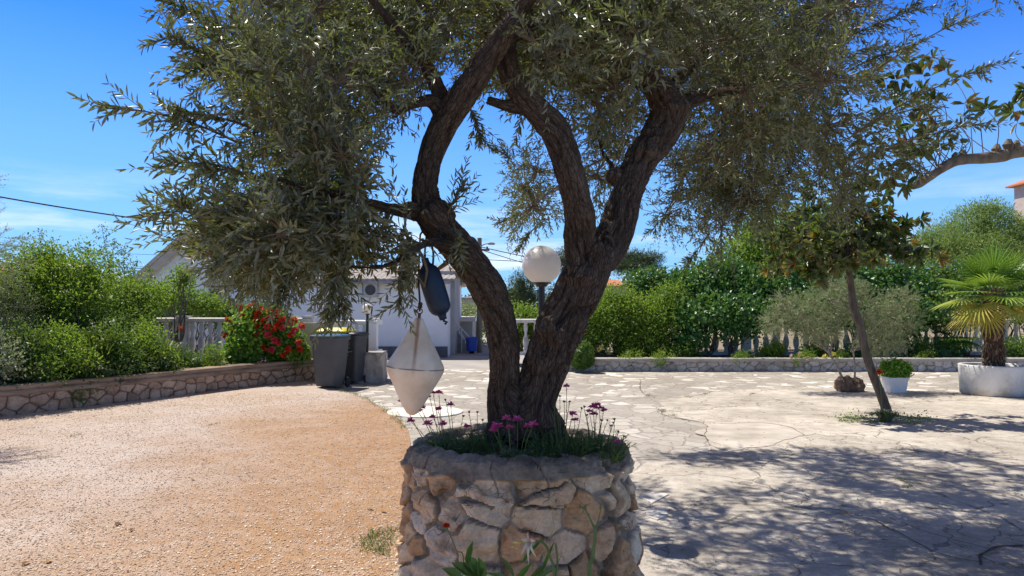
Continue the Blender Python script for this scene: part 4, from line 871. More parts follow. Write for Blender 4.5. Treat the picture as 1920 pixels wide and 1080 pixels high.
    for a, b, y0, y1, sd_ in (((450, 270), (182, 200), 2.9, 2.45, 11), ((470, 240), (300, 215), 2.9, 2.6, 10), ((470, 330), (318, 305), 2.8, 2.6, 8), ((520, 420), (228, 408), 2.8, 2.4, 11), ((480, 450), (310, 380), 2.8, 2.6, 9),
        ((430, 130), (300, 70), 2.9, 2.7, 8), ((430, 60), (290, 0), 3.0, 2.8, 9), ((440, 110), (330, 150), 3.0, 2.8, 8), ((540, 200), (430, 30), 2.6, 2.4, 12), ((600, 330), (560, 120), 2.7, 2.5, 12), ((560, 300), (420, 130), 2.6, 2.45, 12),
        ((560, 480), (520, 570), 2.9, 2.8, 9), ((640, 500), (610, 600), 2.9, 2.85, 9), ((650, 470), (640, 590), 3.0, 2.9, 8), ((760, 500), (745, 580), 3.2, 3.1, 5), ((840, 400), (872, 345), 3.3, 3.2, 5), ((850, 420), (870, 500), 3.3, 3.2, 5), ((500, 420), (400, 500), 2.7, 2.6, 8),
        ((1580, 180), (1862, 15), 4.4, 3.9, 11), ((1590, 260), (1905, 110), 4.3, 3.8, 12), ((1600, 310), (1890, 225), 4.2, 3.8, 12), ((1560, 90), (1760, 10), 4.8, 4.2, 12), ((1580, 140), (1720, 90), 4.8, 4.3, 10), ((1580, 330), (1720, 320), 5, 4.6, 9), ((1600, 250), (1760, 200), 4.9, 4.3, 10), ((1580, 20), (1700, -30), 4.8, 4.3, 9), ((1600, 300), (1800, 270), 4.3, 4.0, 9),
        ((1330, 440), (1290, 500), 6.5, 6.4, 6), ((1260, 400), (1215, 440), 6.2, 6.1, 6), ((1000, 400), (930, 420), 5.8, 5.7, 6), ((960, 300), (925, 280), 5.8, 5.7, 6), ((880, 200), (905, 270), 3.6, 3.7, 6), ((1000, 430), (970, 470), 5.8, 5.7, 6)):
        spray(a, b, y0, y1, sd_)
    lb.build('crown', M_olive, OT); tb.build('branches', M_twig, OT)
olive_crown()
#@@PART4
# ================================================================== BUILDINGS AND THINGS BEYOND THE YARD
def globe_lamp(px, py, Y, rpx, zb, label, pole_r, grp='globe lamps on black posts'):
    c = P(px, py, Y); r = rpx * Y / F; t = thing('globe_lamp', label, 'lamp', (c[0], c[1], zb), grp); seg = 40
    m = MB(); m.lathe([(r * sin(pi * k / 24) + 1e-4, -r * cos(pi * k / 24)) for k in range(2, 25)], c, seg); m.build('globe', M_globe, t, True)
    m = MB(); m.lathe([(r * .42, -r * .97), (r * .50, -r * .965), (r * .50, -r * .90), (r * .30, -r * .90)][::1], c, 24); m.lathe([(pole_r * 1.5, -r * 1.12), (r * .36, -r * .985)], c, 20); m.build('fitting', M_black, t)
    m = MB(); m.tube([(c[0], c[1], zb), (c[0], c[1], c[2] - r * .98)], pole_r, 14); m.lathe([(pole_r * 2.2, 0), (pole_r * 2.2, .012), (pole_r * 1.3, .03)], (c[0], c[1], zb), 16); m.build('post', M_black, t)
globe_lamp(1015.5, 497, 5.4, 36.5, 0, 'large white globe lamp on a black post seen through the fork of the olive trunk', .024)

# hanging buoy
def buoy():
    Y = 3.25; top = P(786, 596, Y); bot = P(772, 778, Y); k = Y / F
    t = thing('marker_buoy', 'dirty white double cone buoy hanging by a dark rope from the olive branch', 'buoy', top)
    ax = nrm(top - bot); s = np.linalg.norm(top - bot); a = nrm(np.cross(ax, [0, 1, 0])); b = np.cross(ax, a)
    prof = [(0.0, 4), (.02, 10), (.10, 20), (.25, 34), (.40, 48), (.455, 52.5), (.475, 53), (.485, 53.5), (.495, 53), (.52, 52.0), (.60, 44), (.75, 29), (.90, 15.5), (.965, 9.5), (.985, 8), (1.0, 4.5)]
    m = MB(); n = 48; secs = []
    for f_, r in prof:
        q = bot + ax * s * f_; sc = []
        for j in range(n):
            an = 2 * pi * j / n; fl = 1 + .018 * cos(6 * an) * sin(pi * f_); sc.append(q + r * k * fl * (cos(an) * a + sin(an) * b))
        secs.append(sc)
    m.loft(secs)
    mt, tt, bb, oo = new_mat('buoy_plastic'); n1 = noise(tt, 9, 6); c = ramp(tt, [(.3, (.68, .52, .35)), (.55, (.86, .72, .53)), (.75, (.92, .82, .66))], n1)
    tcn = N(tt, 'ShaderNodeTexCoord'); sp2 = N(tt, 'ShaderNodeSeparateXYZ'); tt.links.new(tcn.outputs['Object'], sp2.inputs[0])
    # rust run below the eye bolt
    w = math_(tt, 'ADD', math_(tt, 'ABSOLUTE', math_(tt, 'ADD', sp2.outputs[0], math_(tt, 'MULTIPLY', sp2.outputs[2], -.04))), math_(tt, 'MULTIPLY', noise(tt, 30, 3), .010))
    rs = ramp(tt, [(.0085, (1, 1, 1)), (.016, (0, 0, 0))], w); up_ = ramp(tt, [(.0, (0, 0, 0)), (.12, (1, 1, 1))], math_(tt, 'ADD', sp2.outputs[2], .26))
    c = mixc(tt, math_(tt, 'MULTIPLY', rs, math_(tt, 'MULTIPLY', up_, .75)), c, (.30, .13, .045)); tt.links.new(c, bb.inputs['Base Color']); bb.inputs['Roughness'].default_value = .55
    m.build('body', mt, t, True)
    m = MB(); q = bot + ax * s * .487; 
    m.loft([[q + ax * z_ + r_ * k * (cos(2 * pi * j / n) * a + sin(2 * pi * j / n) * b) for j in range(n)] for z_, r_ in ((-.003, 52), (-.002, 54.2), (.002, 54.2), (.003, 52))]); m.build('seam', surf('seam_dirt', [(.24, .2, .16), (.4, .34, .28)], 20, .7), t, True)
    m = MB(); m.tube([top, top + ax * .022], .007, 8)
    for j in range(12):
        an = 2 * pi * j / 12; an2 = 2 * pi * (j + 1) / 12; m.tube([top + ax * .03 + .012 * (cos(an) * a + sin(an) * ax), top + ax * .03 + .012 * (cos(an2) * a + sin(an2) * ax)], .003, 5)
    m.build('eye_bolt', surf('rusty_iron', [(.09, .04, .02), (.2, .09, .04)], 60, .8), t)
    e2 = P(788, 440, 3.36); m = MB(); p = arc([top + ax * .03, P(787, 560, 3.28), P(785, 520, 3.30), e2], 10); m.tube(p, .0045, 7); m.tube([e2, e2 + np.array([.02, 0, .03])], .0045, 6)
    for z_ in (.05, .062): m.lathe([(.004, -.008), (.010, -.005), (.010, .005), (.004, .008)], top + ax * z_, 10)
    m.build('rope', M_rope, t)
buoy()
def fender():
    Y = 3.3; A = P(800, 497, Y); B = P(828, 588, Y); k = Y / F; ax = nrm(A - B); s = np.linalg.norm(A - B); a = nrm(np.cross(ax, [0, 1, 0])); b = np.cross(ax, a); n = 32
    t = thing('boat_fender', 'dark navy cylindrical boat fender hanging under the olive branch above the buoy', 'boat fender', A)
    m = MB(); lo = B - ax * s * .1; m.tube([lo, lo - ax * .012, P(838, 604, Y), P(834, 608, Y)], .006, 7); prof = [(-.13, 4), (-.12, 7), (-.05, 7.5), (-.02, 9), (.0, 13), (.05, 18), (.12, 21), (.25, 22), (.6, 22), (.82, 21), (.92, 17), (.99, 11), (1.02, 8), (1.06, 7), (1.13, 7), (1.14, 4)]
    m.loft([[B + ax * s * f_ + r * k * (cos(2 * pi * j / n) * a + sin(2 * pi * j / n) * b) for j in range(n)] for f_, r in prof]); m.build('body', M_navy, t, True)
    m = MB(); top = A + ax * s * .1
    m.tube(arc([top, P(797, 470, 3.34), P(800, 440, 3.38)], 6), .005, 7); lo = B - ax * s * .1
    m.tube(arc([P(800, 440, 3.38), P(812, 470, 3.32), A + np.array([.028, -.01, -.02])], 6), .005, 7); m.build('rope', M_rope, t)
fender()

# ---- wheelie bins and the stub of old wall with its lamp
def bin_(c, rz, w, d, h, bm, lm, label, lidshape=1):
    t = thing('wheelie_bin', label, 'bin', (c[0], c[1], 0), 'wheelie bins at the end of the left wall'); t.rotation_euler = (0, 0, 0)
    m = MB(); m.rbox(c[0], c[1], [(.05, w * .68, d * .64), (.06, w * .72, d * .68), (.45 * h, w * .84, d * .80), (.86 * h, w * .93, d * .90), (.862 * h, w * 1.0, d * .98), (.915 * h, w * 1.01, d * .99), (.918 * h, w * .95, d * .93)], .07, rz); m.build('body', bm, t, True if False else False, .004)
    m = MB(); z0 = .92 * h; m.rbox(c[0], c[1], [(z0, w * 1.0, d * 1.0), (z0 + .022, w * 1.03, d * 1.04), (z0 + .035, w * 1.01, d * 1.02), (z0 + .065 * lidshape, w * .82, d * .78), (z0 + .075 * lidshape, w * .5, d * .5)], .09, rz); m.build('lid', lm, t, False, .006)
    def loc(x, y): return (c[0] + x * cos(rz) - y * sin(rz), c[1] + x * sin(rz) + y * cos(rz))
    m = MB(); a_ = loc(-w * .42, d * .56); b_ = loc(w * .42, d * .56); m.tube([(*a_, z0 + .01), (*b_, z0 + .01)], .016, 8)
    for s_ in (-1, 0, 1): q = loc(s_ * w * .36, d * .5); q2 = loc(s_ * w * .36, d * .57); m.tube([(*q, z0 - .01), (*q2, z0 + .01)], .014, 6)
    m.build('handle', bm, t)
    for s_ in (-1, 1):
        q = loc(s_ * w * .40, d * .36); q2 = loc(s_ * w * .47, d * .36); m = MB(); m.tube([(*q, .1), (*q2, .1)], .1, 20); m.build('wheel', M_rubber, t)
    return t, loc
bc = G(611, 731); bc = (bc[0], bc[1] + .33)
bin_(bc, radians(-12), .60, .66, 1.09, M_bin, M_teal, 'large grey wheelie bin with a dark teal lid, nearest of the three bins', .8)
bin_((bc[0] - .08, bc[1] + .85), radians(-8), .66, .66, 1.16, M_bindark, M_yellow, 'wheelie bin with a yellow lid showing behind the big grey bin', 1.3)
bt, bl = bin_((P(662, 600, 15.2)[0], 15.25), radians(-20), .46, .52, 1.10, M_bindark, M_blacklid, 'slim dark grey wheelie bin with a black lid beside the stone stub', 1.0)
m = MB()
for k_, (z_, w_) in enumerate(((.86, .19), (.82, .16), (.76, .17), (.68, .2), (.66, .12), (.60, .08))):
    y_ = -(.52 * .5 * (.80 + .13 * (z_ / .95))) - .004
    for q_ in range(5 if k_ != 3 else 6):
        x_ = (q_ - 2.2) * w_ / 5; p_ = bl(x_, y_ - .012); m.box((p_[0], p_[1], z_), (w_ / 9, .006, .016), radians(-20))
m.build('lettering', surf('white_print', [(.4, .4, .4), (.55, .55, .55)], 30, .7), bt)
# stub
sx0 = G(695, 716); SB = (sx0[0] + .02, 15.6)
t = thing('wall_stub', 'short weathered stone and concrete stub beside the bins under the small globe lamp', 'wall stub', (SB[0], SB[1], 0))
m = MB(); n = 14
def rock_box(m, c, d, amp, s, t_=0):
    g = np.linspace(-.5, .5, 12); V = []; Fs = []
    for ax_ in range(3):
        for sg in (-.5, .5):
            b0 = len(V)
            for u_ in g:
                for v_ in g:
                    q = [0, 0, 0]; q[ax_] = sg; q[(ax_ + 1) % 3] = u_; q[(ax_ + 2) % 3] = v_; V.append(q)
            for i in range(11):
                for j in range(11):
                    a_ = b0 + i * 12 + j; f_ = (a_, a_ + 12, a_ + 13, a_ + 1); Fs.append(f_ if sg > 0 else f_[::-1])
    V = np.array(V) * np.array(d) + np.array(c); V = V + amp * np.c_[fbm(V * 4, 4, s), fbm(V * 4, 4, s + 5), .5 * fbm(V * 4, 4, s + 9)]; V[:, 2] = np.maximum(V[:, 2], 0); m.add(V, Fs, t_)
M_stub = surf('weathered_stub_stone', [(.07, .06, .05), (.30, .26, .22), (.42, .37, .31), (.20, .17, .14)], 3.5, .95, 30, .012, stretch=(1, 1, .5))
rock_box(m, (SB[0], SB[1], .30), (.58, .62, .61), .09, 3); m.build('stone_block', M_stub, t, True)
m = MB(); rock_box(m, (SB[0], SB[1], .615), (.54, .5, .06), .03, 9); m.build('cement_top', M_copegrey, t, True)
globe_lamp(689, 579, 15.45, 10, .60, 'small bright white globe lamp on a thin black post standing on the stone stub', .028)

# ---- balustrades
BPROF = [(.0, .055), (.03, .06), (.045, .045), (.07, .042), (.10, .055), (.17, .075), (.25, .078), (.33, .055), (.385, .035), (.40, .045), (.41, .045), (.425, .032), (.47, .05), (.53, .062), (.58, .055), (.62, .04), (.635, .055), (.66, .058), (.66, .0)]
def balustrade(path, z0, h, label, mat, spacing=.21, posts=True, name='balustrade'):
    path = np.asarray(path, float); t = thing(name, label, 'balustrade', (path[0][0], path[0][1], z0))
    m = MB(); strip_along(m, path, [(-.11, z0), (-.11, z0 + .08), (.11, z0 + .08), (.11, z0)]); m.build('plinth', mat, t)
    m = MB(); zt = z0 + h; strip_along(m, path, [(-.10, zt - .10), (-.13, zt - .07), (-.13, zt - .02), (-.10, zt), (.10, zt), (.13, zt - .02), (.13, zt - .07), (.10, zt - .10)]); m.build('handrail', mat, t)
    seg = np.linalg.norm(np.diff(path, axis=0), axis=1); cum = np.r_[0, np.cumsum(seg)]; n = int(cum[-1] / spacing); proto = None; hh = h - .18
    m = MB(); m.lathe([(r, z * hh / .66) for z, r in BPROF], (0, 0, 0), 12); me = None
    pm = MB(); npost = 0
    for k in range(n + 1):
        s_ = k * spacing; x = np.interp(s_, cum, path[:, 0]); y = np.interp(s_, cum, path[:, 1])
        if posts and (k % 12 == 0 or k == n):
            q = MB(); q.box((x, y, z0 + h / 2 - .005), (.22, .22, h - .03)); q.box((x, y, z0 + h + .02), (.29, .29, .045)); q.build('pillar', mat, t); continue
        if me is None: o = m.build('baluster', mat, None, True); o.parent = t; me = o
        else: o = me.copy(); C.objects.link(o)
        o.location = (x - path[0][0], y - path[0][1], .08)
    return t
balustrade([(-15.5, 17.6), (-4.75, 17.2)], .40, .94, 'weathered white balustrade along the back of the left flower bed', M_balus, .215)
pA, pB = P(560, 600, 17.0), P(712, 600, 16.2)
balustrade([(pA[0] + .75, 16.75), (pB[0], 16.2)], .58, .72, 'clean white balustrade panel behind the wheelie bins in front of the white house', M_white, .2)
m = MB(); m.box(((pA[0] + pB[0]) / 2, 16.5, .29), (abs(pB[0] - pA[0]) + .1, .24, .58), radians(-24))
m2 = MB(); a_ = np.array([pA[0] + .75, 16.75]); b_ = np.array([pB[0], 16.2]); c_ = (a_ + b_) / 2; m2.box((c_[0], c_[1], .285), (np.linalg.norm(b_ - a_) + .25, .24, .57), atan2(b_[1] - a_[1], b_[0] - a_[0]))
tag(m2.build('low_wall', M_conc), 'low white wall carrying the balustrade panel behind the bins', 'wall')
q = P(594, 612, 16.3); m = MB(); m.box((q[0], 16.35, .62), (.62, .12, 1.24)); tag(m.build('cream_panel', M_cream), 'cream yellow panel standing just behind the yellow bin lid', 'panel')
balustrade([(RWP[0][0] - .5, 19.75), (20.8, 19.75)], .30, .97, 'long white balustrade behind the hedge and low grey wall on the right', M_balus, .27)

# ---- white house on the left
def house():
    Y = 23.0; X = lambda px: (px - 960) / F * Y
    xl, xa, xr = X(272), X(372), X(482); ze = 1.6 + 62 / F * Y; za = 1.6 + 147 / F * Y
    t = thing('white_house', 'white house with a tan edged gable and grey roofed wing behind the wheelie bins', 'house', (X(560), Y + 4, 0))
    m = MB(); D = 9.0
    m.loft([[(xl + .1, y, 0), (xr, y, 0), (xr, y, ze - .1), (xa, y, za - .12), (xl + .1, y, ze - .1)] for y in (Y, Y + D)]); m.build('gable_wall', M_whitewall, t)
    m = MB()
    for sx_, x0, x1, z0_, z1_ in ((0, xl - .25, xa, ze - .28, za + .05), (1, xr + .25, xa, ze - .28, za + .05)):
        m.loft([[(x0, y, z0_), (x1, y, z1_), (x1, y, z1_ + .14), (x0, y, z0_ + .14)] for y in (Y - .35, Y + D + .3)])
    m.build('roof', M_verge, t)
    m = MB()
    for x0, x1 in ((xl - .25, xa), (xr + .25, xa)):
        m.loft([[(x0, y, ze - .52), (x1, y, za - .26), (x1, y, za + .04), (x0, y, ze - .29)] for y in (Y - .30, Y - .04)])
    m.build('verge_board', M_verge, t)
    # lower wing towards the road
    xw0, xw1 = X(484), X(838); zw = 1.6 + 48 / F * Y
    m = MB(); m.box(((xw0 + xw1) / 2, Y + 3.4, zw / 2), (xw1 - xw0, 6.4, zw)); m.build('wing_wall', M_whitewall, t)
    m = MB(); m.box(((xw0 + xw1) / 2, Y + .175, .17), (xw1 - xw0 + .02, .1, .34)); m.build('plinth', surf('dark_plinth', [(.10, .10, .11), (.16, .16, .17)], 3, .9), t)
    m = MB(); nn = 70; secs = []
    for k in range(nn + 1):
        x = xw0 + (xw1 + .25 - xw0) * k / nn; w_ = .025 * (k % 2); secs.append([(x, Y - .15, zw - .02 + w_), (x, Y + 3.5, zw + .62 + w_), (x, Y + 3.5, zw + .70 + w_), (x, Y - .15, zw + .06 + w_)])
    m.loft(secs); 
    secs = []
    for k in range(nn + 1):
        x = xw0 + (xw1 + .25 - xw0) * k / nn; w_ = .025 * (k % 2); secs.append([(x, Y + 3.5, zw + .62 + w_), (x, Y + 7.0, zw - .02 + w_), (x, Y + 7.0, zw + .06 + w_), (x, Y + 3.5, zw + .70 + w_)])
    m.loft(secs); m.build('wing_roof', M_roofgrey, t)
    m = MB(); m.box((X(728), Y - .20, zw - .05), (abs(X(612) - X(844)), .1, .09)); m.build('gutter', M_roofgrey, t)
    m = MB(); c = X(748); m.box((c, Y + 2.2, zw + .75), (.5, .5, 1.1)); m.box((c, Y + 2.2, zw + 1.33), (.6, .6, .07)); m.build('chimney', M_pinkwall, t)
    a = MB(); ax, az = X(694), 1.6 + 31 / F * Y; a.box((ax, Y + .02, az), (.48, .3, .44)); o = a.build('air_conditioner', M_acw, t, False, .01)
    a = MB(); a.lathe([(.165, 0), (.165, .01), (.02, .012)], (0, 0, 0), 20); v = np.array(a.v); a.v = [(ax + .03 + q_[0], Y - .134 - q_[2], az + q_[1]) for q_ in v]; a.build('fan_grille', M_acd, o)
    a = MB()
    for k in range(6): a.box((ax - .20, Y - .134, az - .15 + k * .06), (.05, .01, .02))
    a.build('vent', M_acd, o)
    a = MB(); a.tube([(X(600), Y + .17, 1.6 + 10 / F * Y), (X(690), Y + .17, 1.6 + 10 / F * Y), (X(693), Y + .17, az - .2)], .018, 6); a.build('drain_pipe', M_acw, t)
    w = MB(); wx, wz = X(405), 1.6 + 22 / F * Y; w.box((wx, Y - .02, wz), (.42, .1, .44)); o = w.build('window', M_verge, t); w = MB(); w.box((wx, Y - .075, wz), (.34, .02, .36)); w.build('pane', M_glass, o)
    w = MB(); w.box((wx, Y - .06, wz + .27), (.52, .2, .05)); w.build('lintel', M_acd, o)
    return X
house()
# side building, outbuilding, steps and container at the end of the lane
def outbuilding():
    Y = 27.0; X = lambda px: (px - 960) / F * Y; Z = lambda py: 1.6 + (575 - py) / F * Y
    t = thing('outbuilding', 'low pale grey flat roofed outbuilding beyond the buoy at the end of the lane', 'outbuilding', (X(865), Y + 2, 0))
    m = MB(); m.box(((X(838) + X(886)) / 2, Y + 2, Z(602) / 2), (X(886) - X(838), 4, Z(602))); m.build('wall', M_greybldg, t)
    m = MB(); m.box(((X(830) + X(892)) / 2, Y + 1.9, Z(599)), (X(892) - X(830), 4.6, .13)); m.build('flat_roof', M_conc, t)
    a = MB(); a.box((X(846), Y - .12, Z(613)), (.26, .22, .24)); o = a.build('air_conditioner', M_acw, t); a = MB(); a.box((X(845), Y - .235, Z(613)), (.15, .01, .18)); a.build('fan_grille', M_acd, o)
    Y2 = 24.3; X2 = lambda px: (px - 960) / F * Y2
    t = thing('garage_block', 'grey block with a dark doorway adjoining the corner of the white house', 'garage', (X2(832), Y2 + 1.2, 0))
    m = MB(); m.box((X2(830), Y2 + 1.2, .66 * 2), (.8, 2.4, 2.64)); m.build('wall', M_greybldg, t)
    m = MB(); m.box((X2(829), Y2 - .02, .62), (.34, .06, 1.24)); m.build('door', M_bindark, t)
    m = MB(); m.box((X2(833), Y2 + 1.0, 2.7), (1.0, 3, .12)); m.build('roof_slab', M_copegrey, t)
    Y3 = 25.6; X3 = lambda px: (px - 960) / F * Y3
    t = thing('outdoor_steps', 'small flight of grey steps with a white handrail by the outbuilding', 'steps', (X3(862), Y3, 0))
    m = MB()
    for k in range(6): m.box((X3(846) + k * .11 + .1, Y3 + .4, (6 - k) * .075), (.115, .9, (6 - k) * .15))
    m.build('treads', M_copegrey, t)
    m = MB(); p0 = (X3(844), Y3 - .08, 1.0); p1 = (X3(868), Y3 - .08, .75)
    m.tube([(X3(848), Y3 - .08, 1.22), (X3(882), Y3 - .08, .5)], .022, 6); m.tube([(X3(860), Y3 - .08, .72), (X3(882), Y3 - .08, .25)], .018, 6)
    for px_, z_ in ((848, 1.22), (866, .84), (882, .5)): m.tube([(X3(px_), Y3 - .08, 0), (X3(px_), Y3 - .08, z_)], .02, 6)
    m.build('handrail', M_white, t)
    Y4 = 25.0; X4 = lambda px: (px - 960) / F * Y4
    t = thing('blue_container', 'bright blue plastic refuse container at the foot of the utility pole', 'container', (X4(885), Y4, 0))
    m = MB(); m.rbox(X4(884.5), Y4, [(.08, .26, .3), (.1, .29, .34), (.45, .33, .4), (.455, .36, .43), (.49, .36, .43)], .04, .3); m.build('body', M_blue, t); m = MB(); m.rbox(X4(884.5), Y4, [(.492, .36, .44), (.53, .36, .44), (.57, .25, .3)], .04, .3); m.build('lid', M_blue, t)
    m = MB(); m.tube([(X4(880), Y4 + .15, .07), (X4(889), Y4 + .15, .07)], .07, 12); m.build('wheel', M_rubber, t)
outbuilding()
def wire(pts, r, label, grp='overhead cables', sag=.0):
    m = MB(); p0, p1 = np.array(pts[0]), np.array(pts[-1]); t_ = np.linspace(0, 1, 24)[:, None]; p = p0 * (1 - t_) + p1 * t_ - np.array([0, 0, sag]) * 4 * t_ * (1 - t_); m.tube(p, r, 5)
    tag(m.build('overhead_cable', M_wire), label, 'cable', grp)
def utility_pole(px, ybase, ytop, label, arm=True):
    g = G(px, ybase); Y = g[1]; Z = 1.6 + (575 - ytop) / F * Y; t = thing('utility_pole', label, 'utility pole', (g[0], Y, 0)); m = MB(); m.tube([(g[0], Y, 0), (g[0], Y, Z)], [.10, .075], 12); m.build('pole', M_wood, t)
    m = MB(); m.box((g[0], Y - .1, Z - .42), (.75, .07, .07), .5); m.build('crossarm', M_wood, t)
    for s_ in (-1, 1):
        m = MB(); m.lathe([(.02, 0), (.035, .02), (.03, .07), (.015, .09)], (g[0] + s_ * .3 * cos(.5), Y - .1 + s_ * .3 * sin(.5), Z - .385), 8); m.build('insulator', M_glass, t)
    if arm:
        m = MB(); m.tube([(g[0], Y - .05, Z - .30), (g[0] + .2, Y - .1, Z - .22), (g[0] + .38, Y - .15, Z - .2)], .02, 6); o = m.build('lamp_arm', M_copegrey, t); m = MB(); m.rbox(g[0] + .42, Y - .15, [(Z - .25, .22, .12), (Z - .2, .26, .14), (Z - .17, .16, .1)], .04); m.build('lamp_head', M_copegrey, o)
    return np.array([g[0], Y, Z])
up = utility_pole(899, 661, 446, 'wooden utility pole with a small street lamp arm seen through the olive fork')
utility_pole(1320 if False else 1178, 640, 512, 'slender grey post standing by the umbrella pine beyond the hedge', False)
wire([up - [0, 0, .3], P(1180, 505, 46)], .016, 'upper thin cable running right from the utility pole behind the globe lamp', sag=.2)
wire([up - [0, 0, .4], P(1280, 560, 60)], .014, 'sloping cable running down right from the utility pole', sag=.3)
wire([up - [0, 0, .75], P(1420, 495, 60)], .012, 'lowest thin cable running right from the utility pole', sag=.2)
wire([P(-260, 318, 19), P(372, 424, 23)], .022, 'thick dark cable dropping to the gable of the white house', sag=.12)
wire([P(-300, 455, 30), P(330, 505, 40)], .02, 'thin dark cable above the left bushes, lower of the two', sag=.2)
wire([P(-300, 420, 30), P(330, 478, 44)], .01, 'faint cable in the sky left above the bushes', sag=.3)
# distant houses glimpsed between the trees
def far_house(px0, px1, ybase_z, ytop, Y, wallm, roofm, label, rh=.9, name='far_house'):
    x0, x1 = (px0 - 960) / F * Y, (px1 - 960) / F * Y; Z = 1.6 + (575 - ytop) / F * Y; t = thing(name, label, 'house', ((x0 + x1) / 2, Y, 0))
    m = MB(); m.box(((x0 + x1) / 2, Y + 3, Z / 2), (x1 - x0, 6, Z)); m.build('wall', wallm, t)
    m = MB(); e_ = .35; zc = Z + rh; m.loft([[(x0 - e_, Y - e_, Z - .02), (x1 + e_, Y - e_, Z - .02), (x1 + e_, Y + 6 + e_, Z - .02), (x0 - e_, Y + 6 + e_, Z - .02)], [(x0 - e_, Y - e_, Z + .08), (x1 + e_, Y - e_, Z + .08), (x1 + e_, Y + 6 + e_, Z + .08), (x0 - e_, Y + 6 + e_, Z + .08)], [(x0 + 1.2, Y + 2.8, zc), (x1 - 1.2, Y + 2.8, zc), (x1 - 1.2, Y + 3.2, zc), (x0 + 1.2, Y + 3.2, zc)]]); m.build('roof', roofm, t)
    nwin = max(1, int((x1 - x0) / 3))
    for k in range(nwin):
        m = MB(); m.box((x0 + (k + .5) * (x1 - x0) / nwin, Y - .02, Z - 1.3), (.9, .08, 1.1)); o = m.build('window', M_white, t); m = MB(); m.box((x0 + (k + .5) * (x1 - x0) / nwin, Y - .065, Z - 1.3), (.74, .02, .94)); m.build('pane', M_glass, o)
    return t
far_house(1120, 1192, 0, 538, 58, M_pinkwall, M_terra, 'pinkish house with a red roof glimpsed right of the olive trunk above the hedge', .7)
far_house(858, 905, 0, 560, 48, M_greybldg, M_roofgrey, 'grey distant house behind the utility pole', .2)
far_house(-60, 30, 0, 508, 60, M_pinkwall, M_terra, 'distant house with a red roof at the far left above the bushes', .5)
far_house(2040, 2300, 0, 318, 42, M_pinkwall, M_terra, 'tall pale pink house with a red roof at the right edge above the trees', 1.0)
# little tiled chimney cap behind the hedge
q = P(1193, 560, 23); t = thing('tiled_pillar', 'small orange tiled cap poking out of the hedge right of the trunk', 'chimney', (q[0], 23, 0))
m = MB(); m.box((q[0], 23, q[2] / 2 - .2), (.34, .34, q[2] - .1)); m.build('shaft', M_pinkwall, t)
m = MB(); m.loft([[(q[0] - .3, 22.7, q[2] - .12), (q[0] + .3, 22.7, q[2] - .12), (q[0] + .3, 23.3, q[2] - .12), (q[0] - .3, 23.3, q[2] - .12)], [(q[0] - .1, 22.95, q[2] + .16), (q[0] + .1, 22.95, q[2] + .16), (q[0] + .1, 23.05, q[2] + .16), (q[0] - .1, 23.05, q[2] + .16)]])
for k in range(5): m.tube([(q[0] - .26 + k * .13, 22.66, q[2] - .12), (q[0] - .10 + k * .05, 22.93, q[2] + .17)], .04, 6)
m.build('tile_cap', M_terra, t)
#@@PART5
# ================================================================== VEGETATION
def E(px, py, Y, rx, ry, rz): return (tuple(P(px, py, Y)), (rx, ry, rz))
def stems(m, base, tips, r0, r1, wig=.08, n=7, seg=6):
    for tp in tips:
        a = np.array(base, float) + np.array([R.uniform(-.05, .05), R.uniform(-.05, .05), 0]); b = np.array(tp, float); t = np.linspace(0, 1, n)[:, None]
        p = a * (1 - t) + b * t; p[1:-1] += np.array([[R.uniform(-wig, wig), R.uniform(-wig, wig), R.uniform(-wig, wig) * .5] for _ in range(n - 2)]); m.tube(arc(p, 3), np.linspace(r0, r1, (n - 1) * 3 + 1), seg)
def shrub(name, cat, label, ells, n, Ln, Wd, mat, z0=0, part='foliage', cr=True, sr=.02, nst=8, group=None, barkm=None, shape='oval', **k):
    c = np.mean([e_[0] for e_ in ells], 0); t = thing(name, label, cat, (c[0], c[1], z0), group); lb = LB()
    cloud(lb, ells, n, Ln, Wd, shape, **k)
    if cr: core(lb, ells, cr if cr is not True else .6, .1)
    lb.build(part, mat, t); m = MB()
    for e_ in ells: stems(m, (e_[0][0] * .6 + c[0] * .4, e_[0][1] * .6 + c[1] * .4, z0), [np.array(e_[0]) + np.array([R.uniform(-.7, .7) * e_[1][0], R.uniform(-.7, .7) * e_[1][1], R.uniform(-.1, .7) * e_[1][2]]) for _ in range(nst)], sr, sr * .3)
    m.build('stems', barkm or M_bark2, t); return t
def tree(name, label, foot, ells, n, Ln, Wd, mat, tr=.12, barkm=None, group=None, shape='oval', cr=False, nb=6, **k):
    t = thing(name, label, 'tree', foot, group); lb = LB(); cloud(lb, ells, n, Ln, Wd, shape, **k)
    if cr: core(lb, ells, cr, .1)
    lb.build('crown', mat, t); m = MB(); top = np.mean([e_[0] for e_ in ells], 0); lo = min(e_[0][2] - e_[1][2] * .6 for e_ in ells)
    fk = np.array([foot[0] * .5 + top[0] * .5, foot[1] * .5 + top[1] * .5, lo]); m.tube(arc([foot, (np.array(foot) + fk) / 2 + [.05, 0, 0], fk], 5), np.linspace(tr, tr * .7, 11), 10)
    for e_ in ells: stems(m, fk, [np.array(e_[0]) + np.array([R.uniform(-.7, .7) * e_[1][0], R.uniform(-.7, .7) * e_[1][1], R.uniform(-.2, .6) * e_[1][2]]) for _ in range(nb)], tr * .45, tr * .08)
    m.build('trunk', barkm or M_bark2, t); return t

